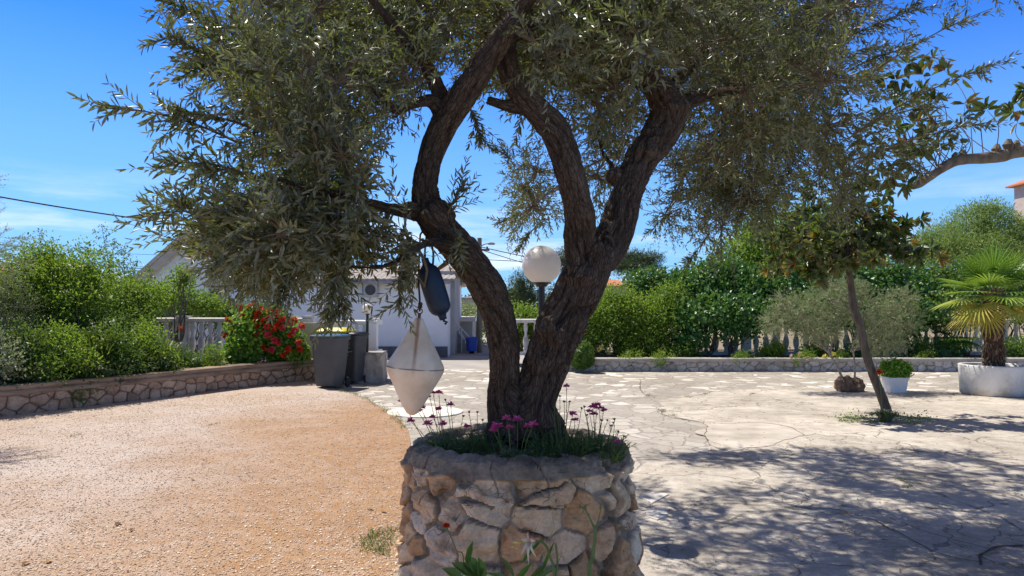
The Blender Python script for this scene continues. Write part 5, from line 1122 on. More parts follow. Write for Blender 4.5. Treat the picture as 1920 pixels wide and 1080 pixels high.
# ---- left flower bed
BZ = .37
shrub('leafy_shrub', 'shrub', 'large bright lime green shrub in the left bed under the open sky', [E(60, 530, 13.6, .75, .6, .55), E(150, 520, 13.8, .65, .6, .5), E(115, 560, 13.4, .9, .5, .42), E(20, 560, 13.2, .5, .5, .5), E(75, 490, 13.8, .40, .4, .32)], 13500, .060, .028, M_lime, BZ, cr=.5, spread=.10, lump=.5, shell=(.55, 1.12), per=10)
shrub('leafy_shrub', 'shrub', 'bright green shrub left of the geranium, in front of the balustrade', [E(250, 560, 15.6, .62, .45, .40), E(325, 555, 18.6, .55, .45, .36), E(390, 573, 18.8, .5, .4, .26), E(235, 600, 15.2, .5, .4, .3), E(345, 520, 16.0, .22, .2, .20)], 13000, .058, .030, M_lime, BZ, cr=.45, spread=.09, lump=.5, shell=(.5, 1.12), per=10)
shrub('leafy_shrub', 'shrub', 'mid green shrub filling the left bed below the airy young tree', [E(190, 575, 15.0, .7, .5, .45), E(200, 620, 14.4, .8, .5, .4), E(120, 620, 13.6, .7, .5, .4)], 9000, .055, .026, M_green, BZ, cr=.6, spread=.10, lump=.4, per=10)
def airy():
    foot = np.array([P(200, 600, 16.2)[0], 16.2, BZ]); t = thing('young_tree', 'airy young tree with sparse small leaves rising above the left bushes', 'tree', foot); m = MB(); lb = LB()
    tips = [P(a, b, 16.2 + R.uniform(-.3, .3)) for a, b in ((192, 432), (150, 470), (232, 470), (255, 500), (170, 500), (215, 455), (285, 515), (208, 500), (240, 530), (62, 462), (80, 446), (45, 470))]
    for tp in tips:
        b0 = foot + np.array([R.uniform(-.1, .1), 0, .8]); mid = (b0 + tp) / 2 + np.array([R.uniform(-.15, .15), 0, -.05]); p = arc([b0, mid, tp], 7); m.tube(p, np.linspace(.018, .004, len(p)), 5)
        for j in range(4, len(p)):
            for _ in range(3):
                d = nrm(rnd_dir(1)[0] + np.array([0, -.2, .3])); e_ = p[j] + d * R.uniform(.12, .3); m.tube([p[j], e_], [.004, .002], 4); k = 12; q = p[j] + (e_ - p[j]) * NR.uniform(.3, 1.1, (k, 1)) + NR.normal(size=(k, 3)) * .03; lb.leaves(q, rnd_dir(k), rnd_dir(k) + [0, 0, .8], NR.uniform(.04, .065, k), NR.uniform(.018, .028, k), 'oval')
    m.tube([foot, foot + [0, 0, .85]], [.035, .028], 8); m.build('trunk', M_bark2, t); lb.build('crown', M_green, t)
airy()
def silver_bush(name, label, foot, ells, n, mat):
    t = thing(name, label, 'shrub', foot); lb = LB(); tb = LB()
    for c, r in ells:
        k = n; d = rnd_dir(k); b = np.array(c) + d * np.array(r) * NR.uniform(.35, .95, (k, 1)); twigset(lb, tb, b, d + rnd_dir(k) * .5 + [0, 0, .3], NR.uniform(.14, .3, k), 8, .08, .038, .009, NR.random(k) * .4)
        m = MB(); stems(m, foot, [np.array(c) + rnd_dir(1)[0] * np.array(r) * .6 for _ in range(14)], .016, .004); tb.mb(m)
    lb.build('foliage', mat, t); tb.build('stems', M_twig, t)
silver_bush('silvery_shrub', 'silvery grey green feathery shrub at the far left of the bed', (P(0, 600, 12.4)[0], 12.4, BZ), [E(15, 580, 12.4, .45, .4, .5), E(5, 630, 12.2, .4, .35, .4)], 260, M_silver)
# strap-leaved clumps
def strap(foot, n, h, lean, mat, label, name='strap_leaf_plant', w=.028, cat='plant', group=None, nb=None):
    t = thing(name, label, cat, foot, group); V = []; lb = LB(); m = MB()
    for _ in range(n):
        a = R.uniform(0, 2 * pi); hh = h * R.uniform(.6, 1.15); ln = lean * R.uniform(.3, 1.2); b = np.array(foot) + [R.uniform(-.5, .5) * lean * .5, R.uniform(-.5, .5) * lean * .5, 0]
        d = np.array([cos(a), sin(a), 0]); s = np.array([-sin(a), cos(a), 0]); pts = []
        for k in range(6):
            u = k / 5; c = b + d * ln * u ** 1.4 + np.array([0, 0, hh * (u - .38 * u ** 3)]); ww = w * (.5 + .7 * u) * (1 - u ** 3) * .5 + .001; pts += [c - s * ww, c + s * ww]
        m.add(pts, [(2 * k, 2 * k + 1, 2 * k + 3, 2 * k + 2) for k in range(5)], R.random())
    lb.mb(m); lb.build('leaves', mat, t); return t
sp_lbl = ['tall dark strap leaved clump at the left edge of the bed', 'dark strap leaved clump beside the leftmost clump in the bed', 'dense dark strap leaved clump in the middle of the left bed', 'dark arching strap leaved clump under the mid green shrub', 'dark strap leaved clump just left of the visible balusters', 'low dark strap leaved clump close behind the left coping', 'upright dark strap leaved clump behind the coping near the picture edge']
for (px, Y, h), lb_ in list(zip(((40, 11.5, 1.3), (110, 12.0, .85), (185, 12.4, 1.3), (255, 13.0, .8), (312, 13.9, .85), (150, 11.8, .7), (15, 11.1, .8)), sp_lbl))[:5]:
    strap((P(px, 600, Y)[0], Y, BZ), 130, h, .55, M_dark, lb_, group='dark strap leaved clumps in the left bed')
dk = [('low dark leafy bush spilling over the left coping at the picture edge', [(0, 700, 10.9), (60, 690, 11.2)]), ('low dark leafy bush in the left bed behind the first third of the coping', [(130, 690, 11.7), (190, 680, 12.0)]), ('low dark leafy bush in the left bed behind the middle of the coping', [(250, 670, 12.6), (300, 665, 13.1)]), ('low green bush with small leaves under the balusters', [(330, 655, 13.8), (372, 662, 14.3)])]
for lb_, q in dk: shrub('low_bush', 'bush', lb_, [E(a, b + 18, Y, .36, .30, .17) for a, b, Y in q], 1500, .05, .018, M_green if 'balusters' in lb_ else M_dark, BZ, cr=.6, spread=.07, group='low bushes behind the left coping', nst=3, shape='oval', lump=.45)
for lb_, px, py, Y, mt in (('loose bright leafy bush spilling over the coping at the far left', 55, 668, 11.3, M_green), ('loose lime green bush behind the left quarter of the coping', 125, 660, 11.8, M_lime), ('loose mid green bush in the middle of the left bed front', 215, 655, 12.6, M_green), ('loose lime tinged bush left of the visible balusters', 285, 655, 13.3, M_lime), ('feathery green bush at the left picture edge behind the coping', -10, 665, 10.9, M_smallolive)):
    shrub('leafy_bush', 'bush', lb_, [E(px, py, Y, .34, .3, .36), E(px + 22, py + 25, Y - .15, .26, .2, .2), E(px - 18, py - 22, Y + .2, .24, .25, .28)], 2600, .055, .024, mt, BZ, cr=.35, spread=.08, nst=5, sr=.009, lump=.6, shell=(.4, 1.15), per=8, group='leafy bushes along the front of the left bed')
shrub('trailing_plant', 'plant', 'yellow green plant trailing over the left coping below the balusters', [E(400, 668, 14.3, .16, .14, .2), E(396, 692, 14.15, .13, .1, .16)], 1500, .05, .014, M_lime, .1, cr=False, spread=.05, nst=3, sr=.006, droop=.5)
shrub('trailing_plant', 'plant', 'dark small leaved plant hanging down the left stone wall', [E(160, 728, 11.75, .2, .12, .14), E(145, 742, 11.5, .12, .08, .1)], 1200, .035, .014, M_green, .1, cr=False, spread=.05, nst=3, sr=.005, droop=.5)
shrub('dark_hedge', 'hedge', 'dark green hedge between the left balustrade and the white house', [E(430, 590, 19.5, .8, .5, .42), E(300, 590, 20, 1.3, .5, .5), E(150, 585, 20, 1.5, .6, .6), E(10, 580, 20, 1.5, .6, .6), E(510, 596, 19.5, .6, .5, .35)], 9000, .07, .035, M_glossy, 0, cr=.75, spread=.1)
# geranium
def geranium():
    ells = [E(470, 628, 15.3, .45, .42, .52), E(530, 640, 15.6, .42, .4, .46), E(500, 600, 15.5, .36, .36, .28), E(450, 660, 15.1, .28, .3, .28), E(548, 662, 15.6, .3, .3, .3)]
    c = np.mean([e_[0] for e_ in ells], 0); t = thing('geranium', 'round geranium bush full of red flower heads beside the wheelie bins', 'flowering bush', (c[0], c[1], BZ)); lb = LB()
    cloud(lb, ells, 7500, .062, .062, 'oval', per=8, spread=.06, shell=(.78, 1.02), up=.5); core(lb, ells, .72, .1); lb.build('foliage', M_geran, t)
    m = MB(); stems(m, (c[0], c[1], BZ), [np.array(e_[0]) for e_ in ells], .015, .008); m.build('stems', M_bark2, t)
    heads = [(452, 578), (468, 577), (484, 590), (480, 600), (495, 602), (503, 598), (447, 615), (458, 612), (465, 608), (437, 620), (424, 630), (475, 628), (490, 624), (451, 630), (477, 642), (515, 594), (535, 598), (545, 605), (553, 620), (514, 638), (523, 642), (510, 656), (468, 660), (560, 642), (533, 666), (428, 600), (500, 612), (440, 640), (562, 655), (530, 615), (488, 580), (520, 610), (566, 612), (455, 595), (545, 628), (472, 590), (440, 605), (506, 582), (528, 600), (483, 612), (502, 628), (460, 645), (540, 655), (494, 652), (552, 600), (512, 620), (432, 650), (476, 572), (520, 585)]
    for a, b in heads:
        Y = 15.5 - .50 + R.uniform(-.04, .06) + abs(a - 495) * .003 + (abs(b - 625) * .002); p = P(a, b, Y); k = 26; d = rnd_dir(k) + [0, -.4, .4]; f = LB(); pk = .9 if (a > 500 and R.random() < .5) else R.uniform(0, .6)
        f.leaves(p + nrm(d) * .018, d + rnd_dir(k) * .6, rnd_dir(k) + [0, -1, .6], .068, .056, 'oval', np.clip(pk + NR.normal(size=k) * .12, 0, 1)); f.build('flower_head', M_red, t)
geranium()
q = P(341, 616, 15.4); f = LB(); d = rnd_dir(30); f.leaves(q + d * .02, d, rnd_dir(30), .05, .04, 'oval', NR.random(30) * .5)
t = thing('red_flower_stalk', 'single red flower head on a stalk in front of the balusters', 'flower', (q[0], q[1], BZ)); f.build('flower_head', M_red, t); m = MB(); m.tube([(q[0], q[1], BZ), q], .006, 5); m.build('stalk', M_stem, t)

# ---- hedge, trees and palms on the right
HZ = .29
def hedge_flowers(t, pts, mat, s=.05):
    for p in pts:
        f = LB(); d = rnd_dir(14); f.leaves(p + d * .01, d, rnd_dir(14) + [0, -1, .5], s, s * .8, 'oval'); f.build('blossom', mat, t)
t = shrub('garden_hedge', 'hedge', 'bright green informal hedge right of the olive trunk over the low grey wall', [E(1085, 600, 19.3, .6, .5, .55), E(1140, 595, 19.4, .65, .5, .55), E(1190, 600, 19.4, .7, .5, .6), E(1240, 600, 19.3, .6, .5, .6), E(1110, 635, 19.2, .5, .4, .3), E(1180, 648, 19.2, .45, .4, .3), E(1225, 650, 19.1, .4, .4, .32), E(1160, 562, 19.6, .6, .4, .28), E(1255, 560, 19.6, .5, .4, .35)], 22000, .065, .032, M_lime, HZ, cr=.55, spread=.11, lump=.45, per=12)
hedge_flowers(t, [P(a, b, 18.7) for a, b in ((1123, 655), (1127, 652), (1180, 661), (1198, 664), (1245, 659), (1140, 662))], M_yellowf, .07)
shrub('garden_hedge', 'hedge', 'strip of green hedge seen through the fork behind the globe lamp post', [E(975, 610, 20.5, .6, .5, .55), E(1020, 605, 20.5, .6, .5, .5), E(950, 630, 20.3, .5, .4, .3)], 7000, .065, .032, M_lime, HZ, cr=.6, spread=.1)
shrub('ivy_mound', 'hedge', 'tall dark glossy leaved mound behind the right balustrade, left of the silvery small olive', [E(1340, 540, 20.6, 1.1, .8, .75), E(1290, 560, 20.2, .9, .6, .65), E(1390, 555, 20.2, .8, .7, .7), E(1330, 592, 19.2, 1.0, .5, .42), E(1400, 590, 19.2, .7, .5, .42), E(1220, 535, 20.8, .7, .6, .4), E(1290, 640, 19.0, .35, .3, .35)], 20000, .10, .065, M_glossy, HZ, cr=.75, spread=.13, lump=.35, per=10)
shrub('ivy_mound', 'hedge', 'dark glossy leaved mound behind the leaning sapling and the small olive', [E(1500, 545, 20.2, 1.2, .8, .85), E(1600, 550, 20.2, 1.2, .8, .8), E(1690, 550, 20.2, .9, .8, .75), E(1540, 585, 19.1, 1.1, .45, .40), E(1680, 592, 19.1, 1.0, .45, .42)], 19000, .10, .065, M_glossy, HZ, cr=.8, spread=.13, lump=.35, per=10)
shrub('ivy_mound', 'hedge', 'dark leafy mound behind the potted palm at the right edge', [E(1780, 545, 21, 1.3, .8, .8), E(1880, 545, 21, 1.3, .8, .9), E(1990, 545, 21, 1.4, .8, 1.0), E(1770, 585, 19.1, .9, .5, .38), E(1950, 580, 19.1, .7, .5, .38)], 13000, .09, .055, M_green, HZ, cr=.8, spread=.13)
tree('broadleaf_tree', 'bright green broadleaf tree rising behind the hedge and the leaning sapling', (P(1450, 600, 24)[0], 24, 0), [E(1400, 480, 24, 1.1, 1, .9), E(1460, 450, 24.4, 1.4, 1.1, 1.0), E(1540, 440, 24.6, 1.3, 1.1, 1.0), E(1600, 465, 24.4, 1.1, 1, .8), E(1350, 510, 23.6, .5, .6, .45), E(1480, 500, 23.5, 1.6, 1, .7)], 19000, .11, .055, M_lime, .14, cr=.5, spread=.17, lump=.45, per=12)
tree('light_pine', 'fuzzy light green pine behind the palm at the right edge', (P(1850, 600, 30)[0], 30, 0), [E(1780, 455, 30, 1.7, 1.4, .75), E(1840, 425, 30, 1.5, 1.4, .85), E(1900, 450, 30, 1.7, 1.4, .85), E(1960, 460, 30, 1.6, 1.4, .8), E(1820, 470, 29, 2.2, 1.3, .6), E(1740, 470, 29.6, .9, 1, .5), E(1840, 395, 30, .6, .7, .35)], 42000, .14, .034, M_lightpine, .2, shape='diam', cr=.3, spread=.16, lump=.5, per=26, up=1.0)
tree('dark_pine', 'dark pine showing between the fork and the globe lamp', (P(975, 600, 42)[0], 42, 0), [E(975, 535, 42, .6, .8, .8), E(990, 560, 42, 1.0, .9, .8), E(965, 575, 42, .5, .7, .6), E(1000, 520, 42.4, .4, .5, .4), E(1040, 560, 42, 1.0, .9, .9)], 9000, .16, .03, M_pine, .15, shape='diam', cr=.5, spread=.16, lump=.5, per=20)
tree('dark_pine', 'dark pine top behind the right limb and the globe lamp', (P(1062, 600, 45)[0], 45, 0), [E(1058, 490, 45, .9, .9, .6), E(1080, 510, 45, .8, .9, .7)], 6000, .16, .03, M_pine, .15, shape='diam', cr=.5, spread=.16, lump=.5, per=20)
tree('umbrella_pine', 'flat topped dark umbrella pine against the sky right of the olive trunk', (P(1205, 600, 44)[0], 44, 0), [E(1190, 497, 44, 1.3, 1.2, .38), E(1215, 485, 44, .9, 1.0, .36), E(1165, 500, 44, .8, 1.0, .40), E(1225, 505, 44, .45, .6, .25), E(1180, 480, 44.5, .8, .8, .35)], 11000, .16, .03, M_pine, .13, shape='diam', cr=.5, spread=.14, lump=.5, per=20)
tree('small_tree', 'green round tree behind the outbuilding and utility pole', (P(868, 600, 33)[0], 33, 0), [E(865, 585, 33, .8, .7, .35), E(850, 592, 33, .5, .6, .3), E(885, 600, 32, .5, .6, .5), E(893, 620, 30, .35, .4, .6)], 6000, .09, .045, M_smallolive, .1, cr=.6, spread=.12)
tree('small_tree', 'rounded green tree at the far left behind the bushes', (P(20, 600, 40)[0], 40, 0), [E(20, 560, 40, 2.2, 1.5, 1.0), E(120, 565, 40, 2.4, 1.5, 1.0), E(220, 560, 41, 2.2, 1.5, 1.2)], 8000, .15, .08, M_green, .15, cr=.7, spread=.22)
for i, (px, w_) in enumerate(((-300, 5), (-120, 5), (620, 4), (780, 3), (930, 3), (1130, 4), (1290, 5), (1500, 6), (1700, 6), (1950, 6), (2200, 6))):
    tree('distant_tree', ['green distant tree on the skyline, %s' % s_ for s_ in ('beyond the left picture edge', 'far left behind the bushes', 'behind the grey roofed wing', 'behind the chimney', 'behind the utility pole', 'behind the umbrella pine', 'behind the dark glossy mound', 'behind the bright broadleaf tree', 'behind the fuzzy pine', 'behind the pink house', 'beyond the right picture edge')][i], (P(px, 600, 75)[0], 75, 0), [E(px, 570, 75, w_, 2.5, 1.3), E(px + 40, 560, 76, w_ * .6, 2.5, 1.2)], 1500, .35, .18, M_green, .2, cr=.8, spread=.45, group='distant trees on the skyline', nb=2)
def ball():
    c = P(1090, 666, 17.75); t = thing('boxwood_ball', 'clipped round dark green bush at the left end of the low grey wall', 'bush', (c[0], c[1], .0)); lb = LB(); cloud(lb, [(tuple(c), (.31, .31, .33))], 5200, .035, .016, 'oval', per=10, spread=.02, shell=(.93, 1.03), lump=.08); core(lb, [(tuple(c), (.31, .31, .33))], .85, .1); lb.build('foliage', M_green, t); m = MB(); m.tube([(c[0], c[1], 0), c], .025, 8); m.build('stem', M_bark2, t)
ball()
wl = ['yellow green weeds hanging over the grey coping right of the boxwood ball', 'weeds hanging over the grey coping below the ivy mound', 'pale green weeds on the grey coping under the small olive', 'yellow flowering weeds on the grey coping near the leaning sapling', 'low weeds on the grey coping left of the potted palm', 'thin weeds on the coping just right of the olive trunk']
for i, (px, Y) in enumerate(((1232, 18.0), (1385, 18.1), (1500, 18.0), (1562, 18.1), (1730, 18.1), (1175, 18.1))):
    t = shrub('coping_weeds', 'weeds', wl[i], [E(px, 676, Y, .22, .12, .12), E(px + 12, 668, Y + .1, .2, .12, .12)], 700, .05, .014, M_lime, .3, cr=False, spread=.05, nst=2, sr=.004, group='weeds on the right coping')
    if i in (2, 3): hedge_flowers(t, [P(px + a, 664 + b, Y - .1) for a, b in ((0, 0), (14, 8), (-16, 4))], M_whitef if i == 2 else M_yellowf, .06)

lw_ = ['low green plant below the left part of the dark glossy mound', 'low yellow green plant between the dark glossy mound and the small olive', 'low bushy plant behind the left stems of the small olive', 'low dark bush between the small olive and the leaning trunk', 'low grey green bush right of the leaning trunk', 'low green bush behind the square white pot', 'low leafy bush behind the left edge of the round white tub', 'low leafy bush behind the round white tub']
for i, (px, w_, hz_, mt) in enumerate(((1275, .3, .2, M_green), (1440, .28, .17, M_lime), (1520, .3, .2, M_green), (1610, .35, .24, M_glossy), (1670, .32, .26, M_smallolive), (1715, .30, .28, M_green), (1770, .4, .32, M_glossy), (1900, .5, .30, M_green))):
    shrub('low_bush', 'bush', lw_[i], [E(px, 664, 18.7, w_, .25, hz_), E(px + 14, 656, 18.8, w_ * .7, .25, hz_)], 1900, .06, .026, mt, .29, cr=.5, spread=.08, nst=3, sr=.008, group='low bushes along the right wall', lump=.5)
def edge_tree(foot, top, rad, label, tn):
    t = thing('olive_tree', label, 'tree', foot); lb = LB(); tb = LB(); m = MB(); m.tube(arc([foot, (foot[0] * .5 + top[0] * .5 + .06, foot[1] * .5 + top[1] * .5, top[2] * .4), (top[0], top[1], top[2] - rad * .5)], 6), np.linspace(.09, .05, 13), 10)
    stems(m, (top[0], top[1], top[2] - rad * .5), [np.array(top) + rnd_dir(1)[0] * rad * .6 for _ in range(12)], .03, .006); d = rnd_dir(tn); b = np.array(top) + d * rad * np.array([1, 1, .75]) * NR.uniform(.3, .95, (tn, 1)); twigset(lb, tb, b, d + rnd_dir(tn) * .5, NR.uniform(.15, .35, tn), 8, .1, .05, .012, NR.random(tn) * .4)
    m.build('trunk', M_bark2, t); lb.build('crown', M_smallolive, t); tb.build('twigs', M_twig, t)
edge_tree((-9.3, 11.9, .37), (-9.1, 11.7, 2.35), 1.25, 'silvery olive tree standing in the bed just past the left picture edge', 1100)
edge_tree((-7.3, 8.7, 0), (-7.0, 8.5, 3.0), .75, 'slim olive tree on the gravel outside the left picture edge', 420)
# ---- small olive with two root balls
def small_olive():
    foot = G(1592, 736); Y = foot[1]; t = thing('small_olive', 'small silvery olive with thin pale stems growing from two brown root lumps', 'tree', foot); lb = LB(); tb = LB(); m = MB()
    ells = [E(1500, 585, Y, .42, .5, .34), E(1560, 560, Y, .46, .5, .36), E(1620, 580, Y + .1, .48, .5, .42), E(1680, 600, Y + .2, .42, .5, .36), E(1650, 640, Y + .2, .42, .45, .26), E(1455, 605, Y, .25, .35, .2), E(1540, 620, Y, .4, .4, .22), E(1470, 570, Y, .2, .3, .22), E(1590, 545, Y, .3, .3, .25), E(1690, 565, Y + .2, .28, .3, .28)]
    fk = P(1550, 668, Y)
    for a, b, r0 in ((P(1582, 716, Y), P(1556, 664, Y), .026), (P(1602, 720, Y), P(1600, 660, Y), .020)): m.tube(arc([a, (a + b) / 2 + [.02, 0, 0], b], 5), np.linspace(r0, r0 * .8, 11), 8)
    for q in ells:
        src = P(1556, 664, Y) if q[0][0] < P(1600, 600, Y)[0] else P(1600, 660, Y); stems(m, src, [np.array(q[0])], .014, .006, .03); stems(m, np.array(q[0]) - [0, 0, .1], [np.array(q[0]) + rnd_dir(1)[0] * np.array(q[1]) * .7 for _ in range(9)], .006, .002, .02)
        k = int(330 * (q[1][0] / .4) ** 1.3); d = rnd_dir(k); b = np.array(q[0]) + d * np.array(q[1]) * NR.uniform(.3, .95, (k, 1)); twigset(lb, tb, b, d + rnd_dir(k) * .6 + [0, 0, .1], NR.uniform(.12, .24, k), 8, .12, .036, .0095, NR.random(k) * .5)
    m.build('trunk', surf('pale_olive_bark', [(.2, .16, .12), (.38, .32, .26)], 20, .9, 60, .004), t); lb.build('crown', M_smallolive, t); tb.build('twigs', M_twig, t)
    mb = surf('fibrous_root_ball', [(.07, .04, .025), (.20, .12, .075), (.30, .2, .13)], 9, .98, 40, .02)
    for px, py, r in ((1584, 722, .17), (1606, 724, .15)):
        c = P(px, py, Y); nu, nv = 26, 16; V = np.array([(cos(2 * pi * i / nu) * sin(pi * j / nv), sin(2 * pi * i / nu) * sin(pi * j / nv), cos(pi * j / nv)) for j in range(nv + 1) for i in range(nu)]); k = r * (1 + .35 * fbm(V * 3 + px, 4, 2)); V = V * k[:, None]; V += c; V[:, 2] = np.maximum(V[:, 2], .02)
        q = MB(); q.add(V, [(j * nu + i, (j + 1) * nu + i, (j + 1) * nu + (i + 1) % nu, j * nu + (i + 1) % nu) for j in range(nv) for i in range(nu)]); q.build('root_ball', mb, t)
small_olive()
# ---- leaning sapling with large leaves
def rosette(lb, p, d, n, L0, tint, spread=1.1):
    d = nrm(d); k = n; rd = nrm(rnd_dir(k) + d * .2); dd = rd * spread + d * .55 + np.array([0, 0, -.25]); lb.leaves(p + rd * .01, dd, np.cross(dd, rnd_dir(k)) * .2 + d + rnd_dir(k) * .35, L0 * NR.uniform(.7, 1.15, k), L0 * .34 * NR.uniform(.8, 1.2, k), 'oval', np.clip(tint + NR.normal(size=k) * .22, 0, 1))
def sapling():
    foot = G(1664, 778); t = thing('loquat_sapling', 'young tree with a leaning brown trunk, large dark leaves and some orange ones', 'tree', foot); m = MB(); lb = LB(); Y = foot[1]
    rows = [(1668, 790, Y, 14), (1661, 765, Y, 13.5), (1650, 735, Y, 13), (1634, 695, Y, 12), (1622, 655, Y, 11.5), (1614, 615, Y, 11), (1601, 578, Y, 12), (1597, 545, Y, 9.5), (1592, 510, Y, 9), (1588, 478, Y, 8.5), (1590, 450, Y, 6), (1586, 420, Y, 4)]
    l = limb(rows); m.tube(l[:, :3], l[:, 3] * (.8 + .08 * fbm(l[:, :3] * 9, 2, 3)), 14)
    tips = [(1500, 470), (1470, 440), (1530, 440), (1560, 410), (1450, 480), (1600, 400), (1640, 420), (1670, 400), (1700, 420), (1725, 405), (1740, 470), (1690, 470), (1650, 455), (1620, 470), (1520, 490), (1480, 500), (1550, 480), (1580, 440), (1610, 430), (1665, 440), (1710, 450), (1540, 520), (1505, 450), (1570, 380), (1630, 390), (1425, 450), (1450, 420), (1590, 490), (1490, 410), (1755, 480), (1690, 430), (1520, 400), (1640, 490), (1720, 480), (1460, 460), (1440, 500), (1510, 510), (1570, 460), (1600, 450), (1500, 430), (1480, 460), (1560, 500), (1415, 430), (1520, 350), (1560, 330), (1600, 350), (1640, 340), (1480, 380), (1660, 370), (1450, 390), (1580, 310), (1500, 330)]
    for a, b in tips:
        src = l[R.choice([-14, -12, -18, -22, -9, -5]), :3]; tp = P(a, b, Y + R.uniform(-.7, .7)); mid = (src + tp) / 2 + [0, 0, -.05]; p = arc([src, mid, tp], 6); m.tube(p, np.linspace(.013, .005, len(p)), 6)
        for j in range(3):
            q = p[-1 - 2 * j]; rosette(lb, q + rnd_dir(1)[0] * .05, p[-1] - p[-3] + rnd_dir(1)[0] * .05, 15 if j else 18, .165, R.choice([.3, .3, .45, .6, .75, .85]) - (.1 if a > 1600 else 0))
    m.build('trunk', surf('brown_sapling_bark', [(.05, .037, .026), (.11, .085, .062), (.16, .13, .10)], 16, .9, 60, .006, stretch=(1, 1, .35)), t); lb.build('crown', M_loquat, t)
    # red blossom on the trunk side
    q = P(1648, 699, Y - .12); f = LB(); d = rnd_dir(20) + [0, -.5, .2]; f.leaves(q + nrm(d) * .01, d, rnd_dir(20), .05, .04, 'oval', NR.random(20) * .3); tt = thing('hibiscus_bloom', 'single red bloom on a thin stalk beside the leaning trunk', 'flower', (q[0], q[1], 0)); f.build('petals', M_red, tt); mm = MB(); mm.tube([(q[0] + .05, q[1], .02), q], .004, 5); mm.build('stalk', M_stem, tt)
sapling()
# limb of a second large-leaved tree that reaches in from the right
def reach_tree():
    Y = 6.2; foot = (6.1, 6.6, 0); t = thing('broad_leaf_tree', 'tree at the right edge whose knotty bare limb reaches in with green and orange leaves', 'tree', foot); m = MB(); lb = LB()
    l = limb([(2290, 800, 6.6, 34), (2260, 600, 6.6, 30), (2200, 420, 6.5, 26), (2080, 315, 6.4, 18), (1980, 285, 6.3, 14), (1920, 283, 6.25, 13), (1880, 292, 6.2, 14), (1850, 296, 6.2, 12), (1800, 300, 6.2, 12), (1775, 310, 6.2, 11), (1745, 330, 6.2, 10), (1722, 345, 6.2, 9), (1700, 352, 6.2, 5)])
    b0 = l[0, :3]; m.tube([(b0[0], b0[1], 0), (b0[0], b0[1], .4), b0], [.2, .17, l[0, 3]], 12); m.tube(l[:, :3], l[:, 3] * (1 + .22 * fbm(l[:, :3] * 8, 3, 3)), 14)
    for px, py, r in ((1890, 272, 10), (1868, 280, 9), (1805, 290, 8), (1790, 292, 6), (1905, 272, 8)):
        c = P(px, py, 6.2); k = r * 6.2 / F; m.tube([c - [0, 0, k], c, c + [.01, 0, k * 1.1]], [k * .7, k, k * .4], 8)
    tips = [(1640, 130), (1660, 165), (1700, 120), (1730, 140), (1690, 180), (1750, 190), (1720, 230), (1680, 240), (1650, 220), (1760, 235), (1730, 280), (1700, 300), (1670, 330), (1640, 300), (1700, 345), (1620, 260), (1810, 195), (1850, 205), (1750, 110), (1590, 300), (1610, 340), (1700, 270), (1740, 250), (1660, 270), (1775, 130), (1900, 210), (1915, 205), (1680, 150), (1730, 170), (1720, 200), (1650, 340), (1600, 220), (1760, 270)]
    for a, b in tips:
        i = int(np.argmin(np.abs(l[:, 0] - P(max(a, 1705) + R.uniform(0, 70), b, 6.2)[0]))); src = l[min(i, len(l) - 3), :3]; tp = P(a, b, 6.2 + R.uniform(-.5, .5)); p = arc([src, (src + tp) / 2 + [R.uniform(-.12, .25), R.uniform(-.15, .15), R.uniform(-.05, .15)], tp], 6); m.tube(p, np.linspace(.005, .0015, len(p)), 5)
        rosette(lb, tp, tp - p[-4], 9, .125, .05 if a > 1880 else R.choice([.5, .6, .7, .8, .9]), .9); rosette(lb, p[-4], tp - p[-4], 4, .11, R.choice([.45, .6, .85]), .9)
    for a, b in ((1990, 180), (2060, 120), (2120, 60), (2180, 160), (2240, 100), (2300, 200), (2150, 250), (2350, 120), (2080, 200), (2250, 20), (2400, 240)):
        tp = P(a, b, 6.3 + R.uniform(-.8, .8)); src = l[R.randint(8, 22), :3]; p = arc([src, (src + tp) / 2, tp], 6); m.tube(p, np.linspace(.02, .006, len(p)), 6)
        for q in range(10): rosette(lb, tp + rnd_dir(1)[0] * .3, rnd_dir(1)[0] + [0, 0, .5], 10, .12, .3)
    m.build('trunk', M_bark2, t); lb.build('crown', M_loquat, t)
reach_tree()

# ---- palms
def frond(m, c, d, L0, pet, nb, droop, tint, mat=None):
    """fan leaf: stalk then narrow blades that spread from one hub"""
    d = nrm(d); hub = c + d * pet + np.array([0, 0, -droop * pet * .35]); m2 = [(c, 0), (c + d * pet * .5, 0), (hub, 0)]; m.tube([q[0] for q in m2], [.014, .010, .008], 5, tint * .5)
    ax = nrm(hub - (c + d * pet * .5)); s = nrm(np.cross(ax, [0, 0, 1.])); u = np.cross(s, ax)
    for k in range(nb):
        a = radians(-118 + 236 * k / (nb - 1)); dr = nrm(ax * cos(a) + s * sin(a) + u * .10); ll = L0 * (1 - .25 * abs(a) / 2.1) * R.uniform(.92, 1.06); w = ll * .082; sd = nrm(np.cross(dr, u)); pts = []
        for j in range(5):
            v = j / 4; p = hub + dr * ll * v - np.array([0, 0, 1]) * (droop * ll * .5 * v ** 2.2 + max(0, -dr[2]) * 0) ; ww = w * (.35 + 1.0 * v) * (1 - v ** 2.5) * .5 + .0008; pts += [p - sd * ww + u * ww * .5, p, p + sd * ww + u * ww * .5]
        m.add(pts, [q for j in range(4) for q in ((3 * j, 3 * j + 1, 3 * j + 4, 3 * j + 3), (3 * j + 1, 3 * j + 2, 3 * j + 5, 3 * j + 4))], min(1, max(0, tint + R.uniform(-.1, .1) + (.25 * abs(a) / 2 if tint > .6 else 0))))
